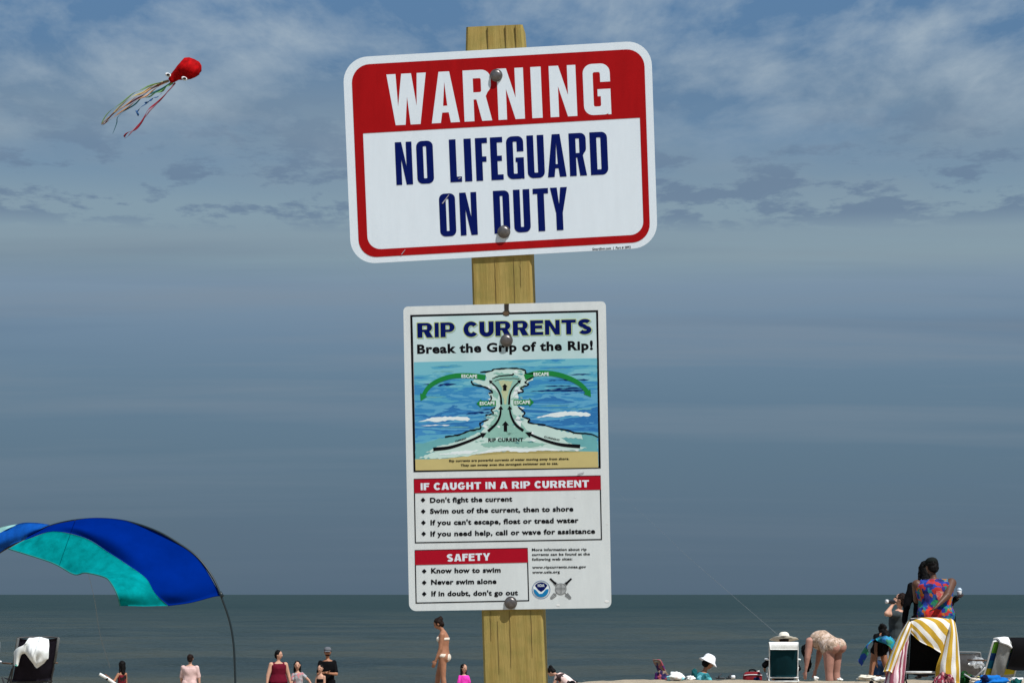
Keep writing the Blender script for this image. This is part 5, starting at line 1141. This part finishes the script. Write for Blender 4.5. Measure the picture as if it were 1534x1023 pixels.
heap('navy_pouch', 'small navy pouch on the left end of the bright blue towel', 'pouch', 1475, 33.1, .05, .045, .06, M_navyc, 2., .6, py=1016)
heap('cream_cloth', 'cream cloth lying left of the blue towel', 'cloth', 1461, 33.4, .10, .08, .05, cloth('cream_cloth', (.62, .56, .46)), 4., .5, py=1020)
heap('teal_bag', 'dark teal bag at the lower right corner below the black towel', 'bag', 1523, 32.9, .10, .08, .08, cloth('teal_bag_cloth', (.006, .08, .08)), 5., .5, py=1024)
heap('white_cloth', 'white cloth lying on top of the teal bag', 'cloth', 1524, 32.95, .10, .07, .03, MATS['white_terry2'] if 'white_terry2' in MATS else MATS['white_terry'], 6., .7, py=1017)
# odds and ends along the crest
M_whitec = cloth('bright_white_cloth', (.78, .77, .73))
heap('crumpled_cloth', 'small crumpled white cloth between the hands and feet of the bending woman', 'cloth', 1222, 36.4, .042, .04, .030, M_whitec, 11., .7, py=1016)
heap('crumpled_cloth', 'small crumpled white cloth just right of the bending woman\'s feet', 'cloth', 1258, 36.4, .045, .04, .026, M_whitec, 12., .7, py=1017)
heap('cream_towel', 'cream towel bundled on the sand under the stooping person', 'towel', 1300, 35.9, .17, .1, .05, cloth('cream_terry', (.66, .62, .52), vs=30), 13., .6, py=1015)
heap('white_towel', 'flat white towel just left of the pink striped towel', 'towel', 1319, 35.7, .11, .1, .038, M_whitec, 14., .6, py=1017)
heap('dark_ball', 'small round dark object on the sand below the cream towel', 'ball', 1305, 34.9, .035, .035, .035, M_blackcloth, 15., .1, py=1022)
# purple printed low chair cover and pastel towel
M_purple = colour_cells('purple_red_print', [(.10, .02, .16), (.05, .015, .14), (.28, .03, .04), (.35, .08, .10), (.03, .02, .08), (.22, .16, .12)], 9, .25)
th, L, r, f, u = chair(998, 36.9, 58, 'low beach chair in a purple and red print, left of the bucket hat', .19, .03, .38, 30, M_purple, M_purple, seat_l=.14, tb=.016, arms=False)
M_pastel = colour_cells('pastel_beach_towel', [(.72, .62, .58), (.70, .72, .68), (.30, .66, .72), (.72, .66, .62), (.74, .74, .72)], 11, .2)
heap('pastel_towel', 'white, pink and aqua towel lumped on the sand beside the purple chair', 'towel', 1012, 36.2, .15, .12, .085, M_pastel, 21., .5, py=1018)
heap('printed_towel', 'small red and purple printed towel heaped at the foot of the purple chair', 'towel', 990, 36.5, .085, .07, .10, M_purple, 25., .6, py=1013)
heap('white_bundle', 'white bundle on the sand just left of the bucket hat woman', 'towel', 1034, 36.3, .075, .06, .045, M_whitec, 22., .6, py=1016)
heap('teal_backpack', 'dark teal bag against the left side of the bucket hat woman', 'bag', 1040, 38.2, .05, .06, .10, cloth('dark_teal', (.01, .09, .10)), 23., .2, py=1009)
c = on_sand(1088, 36.2)
ts = thing('dark_sandals', 'dark grey sandals lying left of the red cooler bag', 'sandals', c)
for k_ in range(2):
    q = c + V((-.10 + .17 * k_, .05 * k_, .025)); obj('sandal', join(box(q, .15, .08, .03, bevel=.01), tube(catmull([q + V((-.03, -.04, .01)), q + V((0, -.02, .055)), q + V((.02, .0, .065)), q + V((.0, .03, .05)), q + V((-.03, .04, .01))], 10), .010)), mat('dark_rubber', (.04, .045, .05), .8), ts)
c = W(1098.5, 1013.5, 36.1)
tk = thing('white_lotion_bottle', 'small white bottle lying beside the dark sandals', 'bottle', V((c.x, c.y, ground(c.x, c.y))))
obj('bottle_body', loft([(c + V((x, 0, 0)), V((0, q, 0)), V((0, 0, q))) for x, q in ((-.035, .020), (-.03, .030), (.02, .030), (.03, .022))], 14), MATS['white_plastic'], tk)
obj('bottle_cap', loft([(c + V((x, 0, 0)), V((0, q, 0)), V((0, 0, q))) for x, q in ((.031, .015), (.05, .014))], 12), MATS['black_plastic'], tk)
# red cooler bag
M_red = cloth('red_cooler_fabric', (.20, .018, .025), vs=8, var=.3)
c = on_sand(1127, 36.6); c.z = min(c.z, W(1127, 1019, 36.6).z)
tq = thing('cooler_bag', 'red soft cooler bag with a dark handle, left of the teal chair', 'bag', c)
rg = [(c + V((0, 0, z)), V((w_, 0, 0)), V((0, dd, 0))) for z, w_, dd in ((0, .145, .09), (.02, .155, .10), (.10, .155, .10), (.135, .14, .09), (.16, .11, .07), (.168, .06, .04))]
def squircle(rings, n=24, p=.55):
    vs, fs = [], []
    for c_, a, b__ in rings:
        for i in range(n):
            t_ = 2 * math.pi * i / n; cs, sn = math.cos(t_), math.sin(t_); vs.append(V(c_) + V(a) * math.copysign(abs(cs) ** p, cs) + V(b__) * math.copysign(abs(sn) ** p, sn))
    for q in range(len(rings) - 1):
        for i in range(n): j = (i + 1) % n; fs.append((q * n + i, q * n + j, (q + 1) * n + j, (q + 1) * n + i))
    fs.append(tuple(reversed(range(n)))); fs.append(tuple(range((len(rings) - 1) * n, len(rings) * n))); return vs, fs
obj('bag_body', squircle(rg), M_red, tq); obj('bag_handle', tube(catmull([c + V((-.05, 0, .165)), c + V((-.04, 0, .195)), c + V((.04, 0, .195)), c + V((.05, 0, .165))], 12), .013), M_blackcloth, tq)
obj('blue_pocket', squircle([(c + V((.06, -.104, .05)) + V((0, -y, 0)), V((.05 * k, 0, 0)), V((0, 0, .03 * k))) for y, k in ((0, 1), (.012, 1), (.018, .8))]), M_navyc, tq)
obj('zip_trim', tube(catmull([c + V((-.15, -.09, .112)), c + V((-.06, -.105, .122)), c + V((.06, -.105, .122)), c + V((.15, -.09, .112))], 12), .006), MATS['white_plastic'], tq)
heap('paper_cup', 'tiny white paper cup on top of the red cooler bag', 'cup', 1136, 36.6, .022, .022, .014, M_whitec, 31., .3, py=1005)

# chair at far left with the white towel; a second one beyond the frame edge
M_greypad = cloth('grey_padding', (.13, .14, .14)); M_purpleblack = cloth('black_purple_fabric', (.012, .010, .016), vs=5, var=.5)
th, L, r, f, u = chair(47, 33.2, -30, 'tall black folding chair at the far left with a white towel hung over its back', .62, .30, .72, 24, M_purpleblack, M_darkframe, arm=M_wood, sag=.07)
for s in (-1, 1):
    obj('side_pad', box(L(s * .50, .72, .01), .045, .03, .42, r, (L(0, 0, 1) - L(0, 0, 0)), (L(0, 1) - L(0, 0)), .01), M_greypad, th)
tL = thing('white_towel', 'white towel with a green patch hung over the far left chair', 'towel', L(-.1, 1, 0))
M_wt = colour_cells('white_green_towel', [(.74, .76, .74), (.76, .78, .76), (.74, .76, .75), (.72, .75, .73), (.76, .78, .76), (.74, .76, .75), (.75, .77, .75), (.72, .75, .73), (.74, .76, .75), (.10, .38, .30)], 6.5, .3)
CL = lambda x, y, d: W(x / 12.33, 940 + y / 12.33, d)
vf, uv = sheet([[CL(490, 300, 33.2), CL(600, 260, 33.2), CL(760, 250, 33.2), CL(890, 260, 33.2)], [CL(470, 250, 32.95), CL(560, 196, 32.85), CL(760, 186, 32.85), CL(895, 215, 32.95)], [CL(420, 400, 32.8), CL(560, 400, 32.65), CL(760, 400, 32.65), CL(898, 420, 32.8)], [CL(470, 470, 32.8), CL(590, 590, 32.66), CL(740, 600, 32.66), CL(893, 560, 32.8)], [CL(500, 500, 32.85), CL(620, 660, 32.72), CL(690, 735, 32.72), CL(885, 575, 32.82)]], 24, 30, .012, .05, 21., 31)
obj('towel_flap', vf, M_wt, tL, uv=uv)
vf, uv = sheet([[CL(400, 380, 32.8), CL(440, 330, 32.7), CL(480, 270, 32.7), CL(520, 215, 32.8)], [CL(275, 410, 32.85), CL(330, 395, 32.75), CL(400, 400, 32.7), CL(470, 440, 32.75)], [CL(262, 550, 32.85), CL(300, 560, 32.75), CL(345, 560, 32.75), CL(395, 490, 32.8)], [CL(258, 690, 32.85), CL(290, 700, 32.75), CL(318, 705, 32.75), CL(335, 680, 32.8)]], 14, 18, .012, .03, 12., 33)
obj('towel_flap', vf, M_wt, tL, uv=uv)
th, L, r, f, u = chair(-33, 33.4, -20, 'neighbouring chair almost wholly cut off by the left edge of the photo', .56, .30, .62, 20, M_blackfab, M_whiteframe)

# ------------------------------------------------------------------ wind shade (arched pole with a streaming canopy)
CS = lambda x, y, d: W(x / 3.889, 760 + y / 3.889, d)
DS = 28.0
base = W(352, 1023, DS); base.z = ground(base.x, base.y) - .02
tS = thing('wind_shade', 'arched pole beach shade streaming a royal blue and teal canopy', 'beach shade', base)
polepts = [base, W(352.5, 1030, DS), W(352, 1005, DS), W(350, 965, DS), W(344, 930, DS), W(331, 892, DS)]
arcpts = [CS(1288, 505, DS), CS(1235, 400, DS + .05), CS(1150, 290, DS + .12), CS(1050, 215, DS + .2), CS(920, 140, DS + .3), CS(760, 85, DS + .45), CS(600, 65, DS + .6), CS(450, 72, DS + .75), CS(330, 95, DS + .9), CS(250, 125, DS + 1.0), CS(160, 170, DS + 1.1), CS(60, 225, DS + 1.25), CS(-40, 290, DS + 1.4), CS(-140, 400, DS + 1.5), CS(-230, 560, DS + 1.6), CS(-300, 760, DS + 1.7)]
far_base = V((CS(-330, 900, DS + 1.7).x, DS + 1.7, 0)); far_base.z = ground(far_base.x, far_base.y) - .02
pole = catmull(polepts + arcpts[1:] + [far_base], 110)
M_pole = mat('dark_fibreglass_pole', (.008, .018, .022), .45)
obj('pole', tube(pole, .014, 8), M_pole, tS)
obj('pole_joint', tube([CS(1280, 492, DS), CS(1297, 520, DS)], .024, 10), M_pole, tS)
obj('ground_anchor', tube([base + V((0, 0, 0)), base + V((0, 0, .22))], .022, 10), mat('grey_plastic', (.16, .16, .16), .6), tS)
M_royal = mat('royal_blue_nylon', (.0002, .018, .20), .8, var=.12, vs=2.5, bump=.5, bs=5, spec=.0, trans=.14)
M_aqua = mat('teal_nylon', (.001, .25, .26), .8, var=.3, vs=7, bump=.6, bs=6, spec=.0, trans=.25)
M_sblue = mat('bright_blue_nylon', (.004, .09, .42), .6, var=.35, vs=5, bump=.15, bs=16, spec=.1, trans=.2)
M_mint = mat('mint_nylon', (.38, .70, .66), .6, var=.12, vs=3, spec=.25, trans=.2)
# columns run along the arch; rows run from the arch to the seam
top = [(1288, 505), (1150, 290), (1000, 182), (760, 85), (560, 62), (400, 82), (280, 112), (160, 172)]
mid_ = [(1255, 470), (1090, 340), (920, 250), (720, 150), (540, 105), (400, 100), (280, 125), (155, 180)]
mid2 = [(1180, 535), (1000, 440), (860, 330), (690, 230), (530, 150), (400, 125), (290, 138), (150, 186)]
seam = [(980, 570), (905, 500), (850, 410), (740, 330), (640, 265), (500, 178), (310, 138), (140, 190)]
bott = [(1100, 560), (990, 560)]
def row(pts, dd, k=.0): return [CS(x, y, DS + dd[i] + k) for i, (x, y) in enumerate(pts)]
dtop = [0, .12, .25, .45, .62, .78, .92, 1.1]
d1 = [a - .18 for a in dtop]; d2 = [a - .35 for a in dtop]; d3 = [a - .42 for a in dtop]
d1[0] = 0; d2[0] = -.10; d3[0] = -.2
top[0] = (1288, 512); mid_[0] = (1240, 518); mid2[0] = (1110, 552); seam[0] = (980, 570)
mid_ = [(1240, 518), (1100, 400), (950, 290), (740, 170), (550, 105), (400, 98), (285, 120), (158, 175)]
mid2 = [(1110, 552), (1000, 480), (890, 370), (740, 250), (590, 170), (430, 118), (300, 128), (150, 182)]
vf, uv = sheet([row(top, dtop), row(mid_, d1), row(mid2, d2), row(seam, d3)], 50, 22, .004, .02, 2.2, 41)
obj('blue_panel', vf, M_royal, tS, uv=uv)
low = [(700, 572), (680, 500), (640, 430), (600, 402), (500, 380), (430, 388), (300, 320), (50, 240)]
lm = [(860, 575), (790, 500), (745, 420), (690, 370), (590, 330), (470, 280), (300, 215), (95, 215)]
seam_t = [(980, 573), (905, 502), (850, 412), (740, 332), (640, 267), (500, 180), (310, 140), (140, 192)]
vf, uv = sheet([row(seam_t, d3, -.01), row(lm, [a - .16 for a in d3]), row(low, [a - .30 for a in d3])], 50, 18, .004, .035, 3.4, 43)
obj('teal_panel', vf, M_aqua, tS, uv=uv)
for pts_, nm in (([p + V((0, -.006, 0)) for p in catmull(row(low, [a - .30 for a in d3]), 60)], mat('dark_teal_hem', (.01, .14, .12), .7)), ([p + V((0, -.008, 0)) for p in catmull([V(p) for p in (CS(1288, 512, DS), CS(1240, 518, DS), CS(1110, 552, DS - .1), CS(980, 570, DS - .2))], 20)], M_royal)):
    obj('hem', tube(pts_, .008, 6), nm, tS)
vf, uv = sheet([[CS(290, 100, DS + .95), CS(200, 88, DS + 1.0), CS(110, 95, DS + 1.1), CS(0, 150, DS + 1.2), CS(-120, 230, DS + 1.3)], [CS(235, 125, DS + .9), CS(165, 140, DS + .95), CS(90, 165, DS + 1.0), CS(-20, 215, DS + 1.1), CS(-140, 300, DS + 1.2)], [CS(170, 172, DS + 1.05), CS(120, 195, DS + 1.0), CS(60, 222, DS + 1.05), CS(-30, 285, DS + 1.2), CS(-150, 380, DS + 1.4)]], 30, 12, .004, .03, 3., 45)
obj('bright_blue_panel', vf, M_sblue, tS, uv=uv)
vf, uv = sheet([[CS(110, 96, DS + 1.12), CS(60, 103, DS + 1.15), CS(0, 115, DS + 1.25), CS(-100, 150, DS + 1.35)], [CS(100, 100, DS + 1.1), CS(40, 125, DS + 1.12), CS(0, 148, DS + 1.22), CS(-110, 215, DS + 1.3)]], 16, 6, .004, .01, 3., 47)
obj('mint_panel', vf, M_mint, tS, uv=uv)

# ------------------------------------------------------------------ octopus kite
KD = 80.0
CK = lambda x, y, d=0.: W(140 + x / 6.822, 70 + y / 6.822, KD + d)
tKt = thing('octopus_kite', 'red octopus kite with googly eyes and long striped tails in the sky', 'kite', CK(900, 260))
M_kred = mat('red_kite_nylon', (.45, .003, .005), .8, var=.5, vs=5, bump=.5, bs=7, spec=.1, trans=.25)
ax0, ax1 = CK(775, 350), CK(1065, 185); D = (ax1 - ax0); dn = D.normalized(); sv = dn.cross(V((0, 1, 0))).normalized(); bv = V((0, 1, 0))
rg = []
for s, q in ((0, .10), (.10, .15), (.25, .21), (.42, .31), (.58, .40), (.74, .43), (.88, .38), (1.0, .26), (1.07, .10)):
    rg.append((ax0 + D * s + V((0, 0, .05 * math.sin(s * 3.1))), sv * q, bv * q * .8))
vf = loft(rg, 28); vv = []
for v in vf[0]:
    q = noise.noise(v * 2.2) * .13 + noise.noise(v * 6) * .06; c_ = ax0 + D * max(0, min(1, (v - ax0).dot(dn) / D.length)); vv.append(v + (v - c_).normalized() * q)
obj('head', (vv, vf[1]), M_kred, tKt)
M_kw = mat('white_kite_nylon', (.80, .80, .80), .6)
for ex, ey, dd in ((762, 290, -.1), (928, 328, -.38)):
    c_ = CK(ex, ey, dd); e_ = obj('eye', join(ellipsoid(c_, V((.11, 0, -.04)), V((0, .06, 0)), V((.02, 0, .07)))), M_kw, tKt)
    obj('pupil', ellipsoid(c_ + V((.02, -.07, -.01)), V((.065, 0, -.01)), V((0, .04, 0)), V((.01, 0, .045))), M_eye, e_)
def ribbon(name, pts, w0, w1, m_, seed, par=tKt, n=90, wav=.028):
    c = catmull(pts, n); vs, fs = [], []
    for i, p in enumerate(c):
        s = i / n; d_ = (c[min(i + 1, n)] - c[max(i - 1, 0)]).normalized(); a, b__ = perp(d_); tw = s * 9 + seed
        p = p + a * (wav * math.sin(s * 17 + seed)) * s ** .5 + b__ * (wav * math.cos(s * 13 + seed * 2)) * s ** .5
        w_ = lerp(w0, w1, s) * .62; e = (a * math.cos(tw) + b__ * math.sin(tw)) * w_; g = (a * -math.sin(tw) + b__ * math.cos(tw)) * w_ * .22
        vs += [p + e, p + g, p - e, p - g]
    for i in range(n):
        for k in range(4): j = (k + 1) % 4; fs.append((i * 4 + k, i * 4 + j, i * 4 + 4 + j, i * 4 + 4 + k))
    fs += [(3, 2, 1, 0), (4 * n, 4 * n + 1, 4 * n + 2, 4 * n + 3)]
    return obj(name, (vs, fs), m_, par)
def kcol(nm, c): return mat('kite_ribbon_' + nm, c, .6, var=.3, vs=3, trans=.3)
K_c, K_d, K_g, K_o, K_t, K_r, K_b = kcol('cream', (.62, .52, .22)), kcol('maroon', (.13, .02, .025)), kcol('green', (.25, .42, .14)), kcol('salmon', (.62, .36, .20)), kcol('teal', (.02, .14, .16)), kcol('red', (.45, .02, .05)), kcol('blue', (.01, .10, .30))
main = [(770, 350), (690, 385), (600, 430), (520, 490), (440, 530), (340, 600), (240, 665), (160, 730), (85, 800)]
def off(ox, oy, endx=0, endy=0): return [CK(x + ox * math.sin(math.pi * i / 8) + endx * i / 8, y + oy * math.sin(math.pi * i / 8) + endy * i / 8, -.1 * i / 8 + .05 * math.sin(i)) for i, (x, y) in enumerate(main)]
ribbon('tentacle', off(-22, -24), .075, .03, K_c, 1.); ribbon('tentacle', off(-38, -34, -2, -20), .06, .03, K_g, 2.2)
ribbon('tentacle', off(0, 0), .07, .03, K_d, 3.1); ribbon('tentacle', off(12, 14, 20, 0), .07, .04, K_o, 4.4); ribbon('tentacle', off(-6, -10), .06, .03, K_o, 5.)
ribbon('tentacle', [CK(*p) for p in ((795, 362), (700, 430), (600, 480), (500, 520), (420, 585), (330, 650), (255, 725), (238, 780), (190, 890))], .07, .02, K_t, 6.)
ribbon('tentacle', [CK(*p) for p in ((810, 365), (740, 420), (670, 465), (590, 500), (500, 525))], .09, .03, kcol('lime', (.22, .50, .18)), 7.)
ribbon('tentacle', [CK(*p) for p in ((835, 372), (760, 460), (660, 560), (575, 640), (520, 730), (430, 830), (365, 880), (320, 930))], .055, .06, K_r, 8., wav=.045)
ribbon('tentacle', [CK(*p) for p in ((840, 372), (765, 462), (664, 564), (580, 644), (524, 734), (434, 834), (368, 884), (318, 936))], .035, .04, kcol('rose', (.45, .20, .24)), 10., wav=.05)
for p, sd_ in (([(700, 480), (640, 520), (590, 540), (530, 585)], 11), ([(600, 530), (520, 600), (455, 650), (430, 665), (465, 700)], 12)):
    ribbon('tentacle', [CK(*q) for q in p], .012, .07, K_b, float(sd_), n=40)
for z0 in ():
    pass
# kite lines
M_line = mat('pale_kite_line', (.17, .19, .20), .8)
a = W(1166, 951, 36.7); b_ = W(930, 742, 46.0); k_ = CK(900, 330, -.2)
props(obj('kite_line', tube(catmull([a, (a + b_) / 2 + V((0, 0, -.03)), b_, b_.lerp(k_, .35) + V((0, 0, -.6)), b_.lerp(k_, .7) + V((0, 0, -.5)), k_], 60), [lerp(.0030, .0008, min(1, i / 25)) for i in range(61)], 5), M_line, loc=a), 'thin pale kite line rising from the sun hat chair towards the octopus kite', 'kite line')
a = W(165, 1000, 54.8)
props(obj('thin_line', tube(catmull([a, W(150, 950, 50), W(141, 895, 46), W(125, 830, 42), W(118, 802, 36), W(112, 777, 27.9)], 50), [.005] * 20 + [.0035] * 31, 5), M_line, loc=a), 'faint line running up from the girl with the foam stick to the blue canopy', 'line')
